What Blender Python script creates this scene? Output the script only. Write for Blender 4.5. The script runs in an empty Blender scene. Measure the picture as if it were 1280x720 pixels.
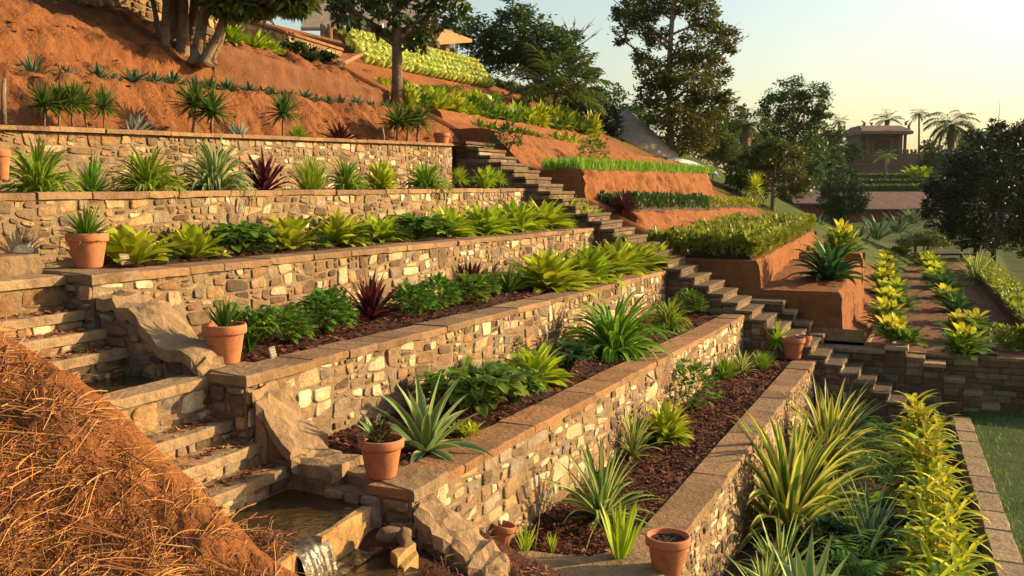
import bpy, math, random
import numpy as np
from mathutils import Vector, Matrix, noise

# ------------------------------------------------------------------ camera, sky, sun, exposure
S = bpy.context.scene
COL = S.collection
FPX, YAW, PITCH = 1202.0, math.radians(24.54), math.radians(5.8)
cam = bpy.data.objects.new("camera", bpy.data.cameras.new("camera"))
COL.objects.link(cam)
cam.data.sensor_width = 36.0
cam.data.lens = 36.0 * FPX / 1280.0
cam.data.clip_start = 0.1
cam.data.clip_end = 3000
cam.rotation_euler = (math.pi / 2 - PITCH, 0, YAW - math.pi / 2)
S.camera = cam
SUN_EL = math.radians(19)
SUN_AZ = (0.60, -0.80)                      # towards the sun, on the ground plane
world = bpy.data.worlds.new("World"); S.world = world; world.use_nodes = True
nt = world.node_tree
sky = nt.nodes.new("ShaderNodeTexSky"); sky.sky_type = 'NISHITA'; sky.sun_disc = False
sky.sun_elevation = SUN_EL
sky.sun_rotation = math.atan2(SUN_AZ[0], SUN_AZ[1])
sky.air_density = 1.3; sky.dust_density = 2.4; sky.ozone_density = 0.5; sky.altitude = 0
bg = nt.nodes["Background"]; bg.inputs[1].default_value = 0.106
nt.links.new(sky.outputs[0], bg.inputs[0])
sl = bpy.data.lights.new("sun", 'SUN'); sl.energy = 5.0; sl.angle = math.radians(0.5); sl.color = (1.0, 0.73, 0.37)
sun = bpy.data.objects.new("sun", sl); COL.objects.link(sun)
sd = Vector((SUN_AZ[0] * math.cos(SUN_EL), SUN_AZ[1] * math.cos(SUN_EL), math.sin(SUN_EL))).normalized()
sun.rotation_euler = sd.to_track_quat('Z', 'Y').to_euler()
S.view_settings.view_transform = 'Standard'; S.view_settings.look = 'None'
S.view_settings.gamma = 1; S.view_settings.use_curve_mapping = False
S.view_settings.exposure = 1.0
S.render.engine = 'CYCLES'
S.cycles.use_denoising = True
S.cycles.max_bounces = 6; S.cycles.transparent_max_bounces = 8

# ------------------------------------------------------------------ helpers
RN = random.Random(11)
NP = np.random.RandomState(5)
_F = Vector((math.cos(YAW) * math.cos(PITCH), math.sin(YAW) * math.cos(PITCH), -math.sin(PITCH)))
_R = Vector((math.sin(YAW), -math.cos(YAW), 0)); _U = _R.cross(_F)
def at(u, v, x=None, y=None, z=None, d=None):
    """surveyed point: the photo's pixel ray met with a real plane (or distance)"""
    r = _F + _R * ((u - 640) / FPX) + _U * ((360 - v) / FPX)
    t = x / r.x if x is not None else y / r.y if y is not None else z / r.z if z is not None else d
    return r * t
def depth(p): return Vector(p).dot(_F)
def lerp(a, b, t): return a + (b - a) * t
def sstep(a, b, x):
    t = min(1, max(0, (x - a) / (b - a))); return t * t * (3 - 2 * t)
def nz(x, y, z=0.0, s=1.0, o=3):
    return noise.fractal(Vector((x * s, y * s, z * s)), 1.0, 2.0, o, noise_basis='PERLIN_ORIGINAL')

class MB:
    def __init__(s): s.v = []; s.f = []; s.c = []
    def add(s, vs, fs, col=(1, 1, 1)):
        b = len(s.v); s.v += [tuple(p) for p in vs]
        s.f += [tuple(b + i for i in q) for q in fs]
        if isinstance(col, list): s.c += col
        else: s.c += [col] * len(vs)
    def box(s, p0, p1, col=(1, 1, 1), j=0.0, bev=0.0):
        x0, y0, z0 = p0; x1, y1, z1 = p1
        if bev > 0:
            b = min(bev, .45 * min(abs(x1 - x0), abs(y1 - y0), abs(z1 - z0)))
            vs = []
            for (X, sx) in ((x0, 1), (x1, -1)):
                for (Y, sy) in ((y0, 1), (y1, -1)):
                    for (Z, sz) in ((z0, 1), (z1, -1)):
                        vs += [(X, Y + sy * b, Z + sz * b), (X + sx * b, Y, Z + sz * b), (X + sx * b, Y + sy * b, Z)]
            I = lambda a, b_, c, k: (a * 4 + b_ * 2 + c) * 3 + k
            fs = []
            for a in (0, 1):
                q = [I(a, 0, 0, 0), I(a, 1, 0, 0), I(a, 1, 1, 0), I(a, 0, 1, 0)]; fs.append(q if a else q[::-1])
                q = [I(0, a, 0, 1), I(0, a, 1, 1), I(1, a, 1, 1), I(1, a, 0, 1)]; fs.append(q if a else q[::-1])
                q = [I(0, 0, a, 2), I(1, 0, a, 2), I(1, 1, a, 2), I(0, 1, a, 2)]; fs.append(q if a else q[::-1])
            for a in (0, 1):
                for c in (0, 1):
                    fs.append([I(a, c, 0, 0), I(a, c, 0, 1), I(a, c, 1, 1), I(a, c, 1, 0)])
                    fs.append([I(a, 0, c, 0), I(a, 0, c, 2), I(a, 1, c, 2), I(a, 1, c, 0)])
                    fs.append([I(0, a, c, 1), I(0, a, c, 2), I(1, a, c, 2), I(1, a, c, 1)])
            for a in (0, 1):
                for c in (0, 1):
                    for e in (0, 1): fs.append([I(a, c, e, 0), I(a, c, e, 1), I(a, c, e, 2)])
        else:
            vs = [(x, y, z) for x in (x0, x1) for y in (y0, y1) for z in (z0, z1)]
            fs = [(0, 1, 3, 2), (4, 6, 7, 5), (0, 4, 5, 1), (2, 3, 7, 6), (0, 2, 6, 4), (1, 5, 7, 3)]
        if j: vs = [(a + RN.uniform(-j, j), b_ + RN.uniform(-j, j), c + RN.uniform(-j, j)) for a, b_, c in vs]
        s.add(vs, fs, col)
    def tube(s, pts, rad, n=8, col=(1, 1, 1), cap=True):
        pts = [Vector(p) for p in pts]; vs = []; fs = []
        ref = Vector((0.31, 0.17, 0.93))
        for i, p in enumerate(pts):
            t = (pts[min(i + 1, len(pts) - 1)] - pts[max(i - 1, 0)]).normalized()
            a = t.cross(ref)
            if a.length < .1: a = t.cross(Vector((1, 0, 0)))
            a.normalize(); b = t.cross(a)
            r = rad[i] if isinstance(rad, (list, tuple)) else rad
            for k in range(n):
                th = 2 * math.pi * k / n; vs.append(p + a * (r * math.cos(th)) + b * (r * math.sin(th)))
        for i in range(len(pts) - 1):
            for k in range(n):
                k2 = (k + 1) % n; fs.append((i * n + k, i * n + k2, (i + 1) * n + k2, (i + 1) * n + k))
        if cap: fs.append(tuple(range(n))[::-1]); fs.append(tuple((len(pts) - 1) * n + k for k in range(n)))
        s.add(vs, fs, col)
    def lathe(s, prof, n=24, c=(0, 0, 0), col=(1, 1, 1)):
        vs = []; fs = []
        for r, z in prof:
            for k in range(n):
                th = 2 * math.pi * k / n; vs.append((c[0] + r * math.cos(th), c[1] + r * math.sin(th), c[2] + z))
        for i in range(len(prof) - 1):
            for k in range(n):
                k2 = (k + 1) % n; fs.append((i * n + k, i * n + k2, (i + 1) * n + k2, (i + 1) * n + k))
        fs.append(tuple(range(n))[::-1]); fs.append(tuple((len(prof) - 1) * n + k for k in range(n)))
        s.add(vs, fs, col)
    def grid(s, fn, nu, nv, col=(1, 1, 1)):
        vs = [fn(i / nu, k / nv) for i in range(nu + 1) for k in range(nv + 1)]
        fs = [(i * (nv + 1) + k, (i + 1) * (nv + 1) + k, (i + 1) * (nv + 1) + k + 1, i * (nv + 1) + k + 1) for i in range(nu) for k in range(nv)]
        s.add(vs, fs, col)
    def mesh(s, name, mat, smooth=False):
        m = bpy.data.meshes.new(name); m.from_pydata(s.v, [], s.f)
        ca = m.color_attributes.new("Col", 'FLOAT_COLOR', 'POINT')
        a = np.ones((len(s.v), 4), np.float32); a[:, :3] = np.array(s.c, np.float32).reshape(-1, 3)
        ca.data.foreach_set("color", a.ravel())
        if mat: m.materials.append(mat)
        if smooth: m.polygons.foreach_set("use_smooth", [True] * len(m.polygons))
        m.update(); return m
    def build(s, name, mat, parent=None, smooth=False, loc=None):
        """links ONE mesh object; with a location the mesh is stored relative to it"""
        if loc is not None: s.v = [(a - loc[0], b - loc[1], c - loc[2]) for a, b, c in s.v]
        elif parent is not None:
            L = parent.location; s.v = [(a - L.x, b - L.y, c - L.z) for a, b, c in s.v]
        o = bpy.data.objects.new(name, s.mesh(name, mat, smooth)); COL.objects.link(o)
        if loc is not None: o.location = loc
        if parent is not None: o.parent = parent
        return o
def part(name, mb, mat, parent, smooth=False):
    o = bpy.data.objects.new(name, mb.mesh(name, mat, smooth)); COL.objects.link(o); o.parent = parent; return o
def tag(o, label=None, cat=None, group=None, kind=None):
    if label: o["label"] = label
    if cat: o["category"] = cat
    if group: o["group"] = group
    if kind: o["kind"] = kind
    return o
def empty(name, loc, label=None, cat=None, group=None, rz=0, sc=(1, 1, 1)):
    o = bpy.data.objects.new(name, None); COL.objects.link(o); o.location = loc; o.rotation_euler = (0, 0, rz); o.scale = sc
    o.empty_display_size = .1
    return tag(o, label, cat, group)
def copy_tree(o, parent=None):
    c = o.copy(); COL.objects.link(c); c.parent = parent
    for ch in list(o.children): copy_tree(ch, c)
    return c

# ------------------------------------------------------------------ materials
def newmat(name):
    m = bpy.data.materials.new(name); m.use_nodes = True
    n = m.node_tree; n.nodes.clear()
    out = n.nodes.new("ShaderNodeOutputMaterial"); b = n.nodes.new("ShaderNodeBsdfPrincipled")
    n.links.new(b.outputs[0], out.inputs[0]); return m, n, b, out
def N(n, t, **kw):
    x = n.nodes.new(t)
    for k, v in kw.items():
        if k in x.inputs: x.inputs[k].default_value = v
        else: setattr(x, k, v)
    return x
def noise_tex(n, scale, detail=5, rough=.6, vec=None, dist=0.0):
    t = N(n, "ShaderNodeTexNoise"); t.inputs["Scale"].default_value = scale; t.inputs["Detail"].default_value = detail
    t.inputs["Roughness"].default_value = rough; t.inputs["Distortion"].default_value = dist
    if vec is None:
        g = N(n, "ShaderNodeNewGeometry"); vec = g.outputs["Position"]
    n.links.new(vec, t.inputs["Vector"]); return t
def ramp(n, fac, stops):
    r = N(n, "ShaderNodeValToRGB"); e = r.color_ramp.elements
    while len(e) < len(stops): e.new(.5)
    for i, (p, c) in enumerate(stops): e[i].position = p; e[i].color = (*c, 1)
    n.links.new(fac, r.inputs[0]); return r
def mixc(n, a, b, fac, mode='MIX'):
    m = N(n, "ShaderNodeMix", data_type='RGBA', blend_type=mode)
    for i, x in ((0, fac), (6, a), (7, b)):
        if hasattr(x, "is_output"): n.links.new(x, m.inputs[i])
        else: m.inputs[i].default_value = x if i == 0 else (*x, 1)
    return m.outputs[2]
def bump(n, b, h, strength, dist=.02):
    x = N(n, "ShaderNodeBump"); x.inputs["Strength"].default_value = strength; x.inputs["Distance"].default_value = dist
    n.links.new(h, x.inputs["Height"]); n.links.new(x.outputs[0], b.inputs["Normal"]); return x
def rough_mat(name, c1, c2, scale=3.0, rough=.9, bs=18.0, bstr=.6, bd=.02, attr=False, c3=None):
    m, n, b, o = newmat(name)
    t = noise_tex(n, scale, 6, .65, dist=.4)
    st = [(.3, c1), (.7, c2)] if c3 is None else [(.25, c1), (.52, c2), (.75, c3)]
    c = ramp(n, t.outputs[0], st).outputs[0]
    if attr:
        a = N(n, "ShaderNodeVertexColor", layer_name="Col"); c = mixc(n, c, a.outputs[0], 1.0, 'MULTIPLY')
    n.links.new(c, b.inputs["Base Color"]); b.inputs["Roughness"].default_value = rough
    b.inputs["Specular IOR Level"].default_value = .25
    t2 = noise_tex(n, bs, 8, .65); bump(n, b, t2.outputs[0], bstr, bd); return m

M = {}
def stone_mat():
    m, n, b, out = newmat('stone')
    a = N(n, "ShaderNodeVertexColor", layer_name="Col")
    t = noise_tex(n, 7, 7, .7, dist=.8); c = mixc(n, a.outputs[0], ramp(n, t.outputs[0], [(.28, (.62, .54, .45)), (.5, (1.0, .96, .9)), (.72, (1.2, 1.14, 1.05))]).outputs[0], 1.0, 'MULTIPLY')
    t1 = noise_tex(n, 45, 5, .7); c = mixc(n, c, ramp(n, t1.outputs[0], [(.35, (.70, .64, .58)), (.6, (1.08, 1.08, 1.08))]).outputs[0], .8, 'MULTIPLY')
    t3 = noise_tex(n, .9, 5, .65); c = mixc(n, c, ramp(n, t3.outputs[0], [(.40, (.55, .46, .38)), (.58, (1, 1, 1))]).outputs[0], .75, 'MULTIPLY')
    n.links.new(c, b.inputs["Base Color"]); b.inputs["Roughness"].default_value = .88; b.inputs["Specular IOR Level"].default_value = .25
    t2 = noise_tex(n, 17, 10, .75, dist=.5); bump(n, b, t2.outputs[0], 1.0, .035); return m
M['stone'] = stone_mat()
M['mortar'] = rough_mat('mortar', (.15, .10, .058), (.28, .195, .115), 6, .95, 30, 1.0, .03)
M['coping'] = rough_mat('coping', (.11, .066, .036), (.255, .155, .084), 2.6, .88, 16, 1.0, .03, True, (.19, .113, .06))
M['slab'] = rough_mat('slab', (.11, .078, .047), (.29, .205, .125), 3.2, .85, 14, 1.0, .04, True, (.20, .14, .085))
M['earth'] = rough_mat('earth', (.085, .030, .011), (.235, .086, .028), 1.9, .97, 6, 1.0, .13, False, (.165, .057, .019))
M['earth_wall'] = rough_mat('earth_wall', (.11, .038, .014), (.25, .094, .032), 2.2, .97, 7, 1.0, .10, False, (.185, .064, .022))
M['path_earth'] = rough_mat('path_earth', (.11, .043, .02), (.20, .085, .042), 2.4, .97, 16, 1.0, .05)
M['mulch'] = rough_mat('mulch', (.028, .011, .007), (.085, .030, .016), 14, .95, 30, 1, .03, True)
M['mound'] = rough_mat('mound', (.10, .032, .010), (.27, .098, .028), 4.5, .97, 11, 1, .09, False, (.19, .065, .019))
M['straw'] = rough_mat('straw', (.75, .7, .6), (1.1, 1.05, 1.0), 20, .7, 60, .3, .005, True)
M['terracotta'] = rough_mat('terracotta', (.25, .08, .033), (.42, .16, .075), 7, .8, 40, .3, .008, False, (.37, .118, .047))
M['old_terracotta'] = rough_mat('old_terracotta', (.25, .09, .045), (.40, .15, .07), 6, .8, 40, .3, .006)
M['soil'] = rough_mat('soil', (.03, .016, .01), (.085, .045, .025), 20, .95, 40, 1, .02)
M['bark'] = rough_mat('bark', (.11, .072, .045), (.24, .165, .105), 5, .9, 14, 1, .05)
M['pale_bark'] = rough_mat('pale_bark', (.12, .08, .048), (.30, .21, .125), 5, .9, 9, 1.0, .08)
M['wood'] = rough_mat('wood', (.16, .085, .04), (.30, .17, .085), 4, .8, 30, .5, .01)
M['dark_wood'] = rough_mat('dark_wood', (.045, .03, .02), (.09, .06, .04), 4, .8, 30, .5, .01)
M['plaster'] = rough_mat('plaster', (.26, .19, .13), (.36, .27, .19), 2, .9, 30, .3, .01)
M['red_plaster'] = rough_mat('red_plaster', (.16, .055, .035), (.24, .085, .055), 1, .9, 30, .3, .01)
M['temple_stone'] = rough_mat('temple_stone', (.10, .065, .045), (.17, .115, .08), 1.2, .9, 20, .4, .02)  # colour darkened to carry the shade of the temple's backlit front
M['tile'] = rough_mat('tile', (.13, .075, .06), (.22, .13, .105), 2, .85, 8, .6, .05)
M['orange_roof'] = rough_mat('orange_roof', (.46, .19, .07), (.56, .25, .10), 2, .7, 20, .3, .01)
M['metal_roof'] = rough_mat('metal_roof', (.30, .22, .15), (.44, .34, .24), 2, .6, 20, .3, .01)
M['thatch'] = rough_mat('thatch', (.24, .185, .13), (.42, .33, .24), 3, .95, 22, 1, .05)
M['white'] = rough_mat('white', (.70, .70, .68), (.80, .80, .78), 3, .5, 20, .1, .005)
M['red_cloth'] = rough_mat('red_cloth', (.40, .03, .02), (.50, .05, .03), 5, .8, 20, .2, .01)
M['plaque'] = rough_mat('plaque', (.10, .075, .055), (.18, .14, .10), 20, .7, 40, .3, .004)
M['ink'] = rough_mat('ink', (.42, .36, .26), (.52, .46, .34), 20, .7, 40, .1, .002)
M['lawn'] = rough_mat('lawn', (.018, .034, .008), (.05, .08, .018), 1.6, .95, 40, 1, .03)
M['far_ground'] = rough_mat('far_ground', (.05, .065, .022), (.14, .10, .045), .25, .97, 4, .6, .1)

def leaf_mat(name, mid, edge, tip=None, lo=.55, hi=1.15, split=(.45, .7), trans=.38, rough=.45, vary=1.0):
    """leaf attribute: R along the blade, G mid-rib to margin, B random per leaf"""
    m, n, b, out = newmat(name)
    a = N(n, "ShaderNodeVertexColor", layer_name="Col"); sp = N(n, "ShaderNodeSeparateColor"); n.links.new(a.outputs[0], sp.inputs[0])
    c = ramp(n, sp.outputs[1], [(split[0], mid), (split[1], edge)]).outputs[0]
    if True:
        mr = N(n, "ShaderNodeMapRange"); mr.inputs[1].default_value = .55 if tip else .84; tip = tip or (.26, .17, .055); mr.inputs[2].default_value = 1.0
        n.links.new(sp.outputs[0], mr.inputs[0]); c = mixc(n, c, tip, mr.outputs[0])
    mr = N(n, "ShaderNodeMapRange"); mr.inputs[3].default_value = lo; mr.inputs[4].default_value = hi
    n.links.new(sp.outputs[2], mr.inputs[0]); c = mixc(n, c, mr.outputs[0], 1.0, 'MULTIPLY')
    oi = N(n, "ShaderNodeObjectInfo")
    hs = N(n, "ShaderNodeHueSaturation"); n.links.new(c, hs.inputs["Color"])
    mh = N(n, "ShaderNodeMapRange"); mh.inputs[3].default_value = .5 - .02 * vary; mh.inputs[4].default_value = .5 + .02 * vary
    n.links.new(oi.outputs["Random"], mh.inputs[0]); n.links.new(mh.outputs[0], hs.inputs["Hue"])
    c = hs.outputs[0]
    n.links.new(c, b.inputs["Base Color"]); b.inputs["Roughness"].default_value = rough
    b.inputs["Specular IOR Level"].default_value = .22
    tr = N(n, "ShaderNodeBsdfTranslucent"); n.links.new(c, tr.inputs[0])
    mx = N(n, "ShaderNodeMixShader"); mx.inputs[0].default_value = trans
    n.links.new(b.outputs[0], mx.inputs[1]); n.links.new(tr.outputs[0], mx.inputs[2]); n.links.new(mx.outputs[0], out.inputs[0])
    return m
LM = {}
LM['green'] = leaf_mat('green_leaf', (.11, .22, .02), (.155, .28, .028))
LM['bright'] = leaf_mat('bright_leaf', (.19, .32, .022), (.26, .40, .03))
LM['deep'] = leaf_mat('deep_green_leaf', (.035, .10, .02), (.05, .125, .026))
LM['lime'] = leaf_mat('lime_leaf', (.34, .46, .02), (.44, .52, .03), None, .6, 1.2, trans=.35)
LM['yellow'] = leaf_mat('yellow_leaf', (.54, .56, .03), (.66, .60, .035), None, .6, 1.15)
LM['croton'] = leaf_mat('croton_leaf', (.50, .58, .025), (.17, .36, .022), None, .6, 1.15, (.35, .8))
LM['varieg'] = leaf_mat('variegated_leaf', (.10, .20, .025), (.58, .54, .11), None, .7, 1.1, (.38, .58))
LM['varieg_mid'] = leaf_mat('variegated_mid_leaf', (.55, .54, .18), (.12, .23, .04), None, .7, 1.1, (.35, .6))
LM['maroon'] = leaf_mat('maroon_leaf', (.06, .012, .014), (.10, .020, .022), None, .6, 1.2)
LM['blue'] = leaf_mat('blue_green_leaf', (.07, .13, .07), (.13, .20, .10))
LM['silver'] = leaf_mat('silver_leaf', (.28, .32, .26), (.42, .44, .36), None, .6, 1.1)
LM['agave'] = leaf_mat('agave_leaf', (.16, .29, .09), (.42, .46, .18), None, .7, 1.1, (.5, .9), trans=.2)
LM['yucca'] = leaf_mat('yucca_leaf', (.07, .14, .024), (.12, .20, .03), (.22, .24, .05))
LM['dry'] = leaf_mat('dry_leaf', (.22, .13, .05), (.30, .18, .07))
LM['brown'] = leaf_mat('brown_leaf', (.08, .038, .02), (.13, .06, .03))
LM['orange'] = leaf_mat('orange_leaf', (.34, .12, .03), (.24, .07, .02))
LM['cabbage'] = leaf_mat('cabbage_leaf', (.36, .45, .07), (.48, .54, .12), None, .65, 1.15)
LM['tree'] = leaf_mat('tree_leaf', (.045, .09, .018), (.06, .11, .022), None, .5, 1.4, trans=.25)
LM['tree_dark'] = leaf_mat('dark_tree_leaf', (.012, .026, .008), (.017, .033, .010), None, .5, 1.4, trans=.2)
LM['tree_olive'] = leaf_mat('olive_tree_leaf', (.085, .10, .018), (.115, .13, .024), None, .5, 1.4, trans=.3)
LM['tree_light'] = leaf_mat('light_tree_leaf', (.10, .14, .025), (.14, .18, .03), None, .5, 1.3, trans=.3)
LM['palm'] = leaf_mat('palm_leaf', (.06, .09, .02), (.085, .115, .03), None, .6, 1.3)
LM['hedge'] = leaf_mat('hedge_leaf', (.22, .29, .03), (.30, .35, .04), None, .5, 1.2)
LM['grass'] = leaf_mat('grass_blade', (.20, .36, .025), (.27, .43, .035), None, .6, 1.2)

def water_mat():
    m, n, b, out = newmat('pool_water')
    b.inputs["Base Color"].default_value = (.045, .028, .012, 1); b.inputs["Roughness"].default_value = .06
    b.inputs["IOR"].default_value = 1.33; b.inputs["Specular IOR Level"].default_value = .6
    t = noise_tex(n, 7, 3, .5, dist=1.2); bump(n, b, t.outputs[0], .25, .05); return m
M['water'] = water_mat()
def foam_mat():
    m, n, b, out = newmat('falling_water')
    t = noise_tex(n, 13, 5, .6, dist=1.5)
    c = ramp(n, t.outputs[0], [(.45, (.05, .035, .018)), (.64, (.13, .105, .07)), (.82, (.42, .39, .34))])
    n.links.new(c.outputs[0], b.inputs["Base Color"]); b.inputs["Roughness"].default_value = .2
    bump(n, b, t.outputs[0], .35, .03); return m
M['foam'] = foam_mat()

# ------------------------------------------------------------------ masonry
CREAM = [(.66, .56, .40), (.56, .44, .28), (.72, .62, .45), (.50, .38, .23)]
TAN = [(.40, .27, .155), (.36, .235, .135), (.46, .31, .17), (.33, .22, .14)]
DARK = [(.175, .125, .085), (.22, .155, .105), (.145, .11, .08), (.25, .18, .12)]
GREY = [(.30, .25, .195), (.25, .215, .175), (.36, .30, .23)]
def pick(w):
    r = RN.random() * sum(w); a = 0
    for k, x in enumerate(w):
        a += x
        if r < a: break
    c = RN.choice((CREAM, TAN, DARK, GREY)[k]); g = RN.uniform(.85, 1.15)
    return tuple(min(.8, x * g) for x in c)
def clip(poly, nx, ny, d):
    out = []; L = len(poly)
    for i in range(L):
        a = poly[i]; b = poly[(i + 1) % L]
        da = a[0] * nx + a[1] * ny - d; db = b[0] * nx + b[1] * ny - d
        if da <= 0: out.append(a)
        if (da < 0 < db) or (db < 0 < da):
            t = da / (da - db); out.append((a[0] + (b[0] - a[0]) * t, a[1] + (b[1] - a[1]) * t))
    return out
def split_poly(P, wm=.5, amin=.0035, amax=.034, skew=.19):
    """irregular rubble: a patch broken again and again by slanted cuts across its longer side, so joints meet in T's"""
    out = []; stack = [(P, 0)]
    lo, hi = math.log(amin), math.log(amax)
    while stack:
        Q, dep = stack.pop()
        a = 0.0
        for q in range(len(Q)):
            (x0, y0), (x1, y1) = Q[q], Q[(q + 1) % len(Q)]; a += x0 * y1 - x1 * y0
        a = abs(a) * .5
        if a < math.exp(lerp(lo, hi, RN.random() ** .7)) and a < amax: out.append((Q, a)); continue
        w = (max(p[0] for p in Q) - min(p[0] for p in Q)) * wm; h = max(p[1] for p in Q) - min(p[1] for p in Q)
        cx = sum(p[0] for p in Q) / len(Q); cy = sum(p[1] for p in Q) / len(Q)
        if w > h: th = RN.gauss(0, skew); cx += RN.uniform(-.2, .2) * w / wm
        else: th = math.pi / 2 + RN.gauss(0, skew * .6); cy += RN.uniform(-.2, .2) * h
        nx, ny = math.cos(th), math.sin(th); d = nx * cx + ny * cy
        A, B = clip(Q, nx, ny, d), clip(Q, -nx, -ny, -d)
        if len(A) < 3 or len(B) < 3: out.append((Q, a)); continue
        stack += [(A, dep + 1), (B, dep + 1)]
    return out
def rubble(mb, poly, O, Uv, Vv, Nv, rmin=.055, rmax=.16, asp=.62, w=(4, 4, 4, 3), gap=.0072, bulge=.015, pw=2.2):
    """irregular stones set into the convex patch poly given in (s,t) metres"""
    O, Uv, Vv, Nv = Vector(O), Vector(Uv), Vector(Vv), Vector(Nv)
    for P, area in split_poly(list(poly), asp * .78, max(.0028, rmin * rmin * 2.6), rmax * rmax * 4.2):
        cx = sum(p[0] for p in P) / len(P); cy = sum(p[1] for p in P) / len(P)
        ir = min(abs((P[i][0] - cx) * (P[(i + 1) % len(P)][1] - P[i][1]) - (P[i][1] - cy) * (P[(i + 1) % len(P)][0] - P[i][0])) /
                 max(1e-6, math.hypot(P[(i + 1) % len(P)][0] - P[i][0], P[(i + 1) % len(P)][1] - P[i][1])) for i in range(len(P)))
        if ir < .012: continue
        k = max(.55, 1 - gap * RN.uniform(.7, 2.4) / ir)
        P = [(cx + (a - cx) * k + RN.uniform(-.14, .14) * ir, cy + (b - cy) * k + RN.uniform(-.14, .14) * ir) for a, b in P]
        Q = []                                # chipped edges: an extra point on each long side
        for i in range(len(P)):
            a, b = P[i], P[(i + 1) % len(P)]; L = math.hypot(b[0] - a[0], b[1] - a[1]); Q.append(a)
            if L > .07:
                t = RN.uniform(.3, .7); m_ = (lerp(a[0], b[0], t), lerp(a[1], b[1], t)); o_ = RN.uniform(-.012, .006)
                dx, dy = m_[0] - cx, m_[1] - cy; D = math.hypot(dx, dy) or 1; Q.append((m_[0] + dx / D * o_, m_[1] + dy / D * o_))
        P = Q
        for it in range(2):
            Q = []; rt = RN.uniform(.22, .34) if it == 0 else .25
            for i in range(len(P)):
                a = P[i]; b = P[(i + 1) % len(P)]
                Q += [(a[0] + (b[0] - a[0]) * rt, a[1] + (b[1] - a[1]) * rt), (a[0] + (b[0] - a[0]) * (1 - rt), a[1] + (b[1] - a[1]) * (1 - rt))]
            P = Q
        n = len(P); bd = bulge * RN.uniform(.35, 1.4); tx, ty = RN.uniform(-.10, .10), RN.uniform(-.10, .10)
        seed = RN.random() * 50; col = pick(w); vs = []; cs = []
        for (k, dd) in ((1, -.03), (.985, bd * .5), (.95, bd * .88), (.86, bd), (.5, bd * 1.04)):
            for a, b in P:
                s, t = cx + (a - cx) * k, cy + (b - cy) * k
                h = 0 if dd < 0 else (nz(s, t, seed, 9, 2) * .014 + ((s - cx) * tx + (t - cy) * ty) * (dd / bd))
                vs.append(O + Uv * s + Vv * t + Nv * (dd + h)); cs.append(col)
        vs.append(O + Uv * cx + Vv * cy + Nv * (bd * 1.1)); cs.append(col)
        fs = [(j * n + i, j * n + (i + 1) % n, (j + 1) * n + (i + 1) % n, (j + 1) * n + i) for j in range(4) for i in range(n)]
        fs += [(4 * n + i, 4 * n + (i + 1) % n, 5 * n) for i in range(n)]
        mb.add(vs, fs, cs)
def course_stones(mb, s0, s1, t0, t1, O, Uv, Vv, Nv, h=.12, L=.30, w=(0, 0, 5, 1), proud=.035):  # dark weights: the side walls' shade is put into the stone colours
    """flat stones laid in courses, for the dry-laid stair walls"""
    O, Uv, Vv, Nv = Vector(O), Vector(Uv), Vector(Vv), Vector(Nv); t = t0
    while t < t1 - .02:
        hh = min(h * RN.uniform(.7, 1.3), t1 - t)
        if t1 - t - hh < .05: hh = t1 - t
        s = s0
        while s < s1 - .02:
            ll = min(L * RN.uniform(.6, 1.5), s1 - s)
            if s1 - s - ll < .08: ll = s1 - s
            b = MB(); b.box((s + .006, t + .006, -.05), (s + ll - .006, t + hh - .006, proud * RN.uniform(.4, 1.3)), bev=.014, j=.006)
            c = pick(w); mb.add([O + Uv * a + Vv * bb + Nv * q for a, bb, q in b.v], b.f, c); s += ll
        t += hh
def slab_poly(mb, pts, z0, z1, col=(1, 1, 1), j=.0, bev=.02, zs=None):
    """a flagstone: outline pts at top z1, slightly chamfered"""
    n = len(pts); cx = sum(p[0] for p in pts) / n; cy = sum(p[1] for p in pts) / n
    # refine outline
    P = []
    for i in range(n):
        a, b = pts[i], pts[(i + 1) % n]; L = math.hypot(b[0] - a[0], b[1] - a[1]); k = max(1, int(L / .16))
        for q in range(k):
            x, y = lerp(a[0], b[0], q / k), lerp(a[1], b[1], q / k)
            if q: x += RN.uniform(-j, j); y += RN.uniform(-j, j)
            P.append((x, y))
    n = len(P); vs = []
    for (ins, zz) in ((0, z0), (0, z1 - bev), (bev, z1)):
        for x, y in P:
            d = math.hypot(x - cx, y - cy); k = 1 - ins / max(d, .05)
            dz = zs(x, y) if zs else 0
            vs.append((cx + (x - cx) * k, cy + (y - cy) * k, zz + dz + (RN.uniform(-.3, .3) * j if ins else 0)))
    fs = [(q * n + i, q * n + (i + 1) % n, (q + 1) * n + (i + 1) % n, (q + 1) * n + i) for q in (0, 1) for i in range(n)]
    fs.append(tuple(2 * n + i for i in range(n))); fs.append(tuple(range(n))[::-1])
    mb.add(vs, fs, col)

# ------------------------------------------------------------------ ground and hillside
def far_h(x):
    if x < 55: return -4.45
    if x < 85: return lerp(-4.45, -2.8, (x - 55) / 30)
    if x < 150: return lerp(-2.8, .6, (x - 85) / 65)
    return .6 + min(2.5, (x - 150) * .02)
def hill(x, y):
    h = .5 * y - 4.25
    if y < 1.7: h = -3.45
    h = lerp(h, -4.45, sstep(-1.9, -3.0, y) if y > -3.0 else 1.0) if y < -1.9 else h
    if y > 18.2: h = 4.85 + .03 * (y - 18.2)
    return h
def ground_h(x, y):
    h = lerp(hill(x, y), far_h(x), sstep(46, 78, x))
    if x < 22.5:
        a_, b_ = (22.2, 21.7) if y > 1.9 else (22.45, 22.15)
        k = sstep(-a_, -b_, -x)
        low = h - 1.9 if y > 2.4 else min(h - 1.9, -5.3)
        if y < -.9: low = -4.56
        elif y < -.6: low = lerp(-4.56, -5.3, (y + .9) / .3)
        h = lerp(h, low, k)
    return h
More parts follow.
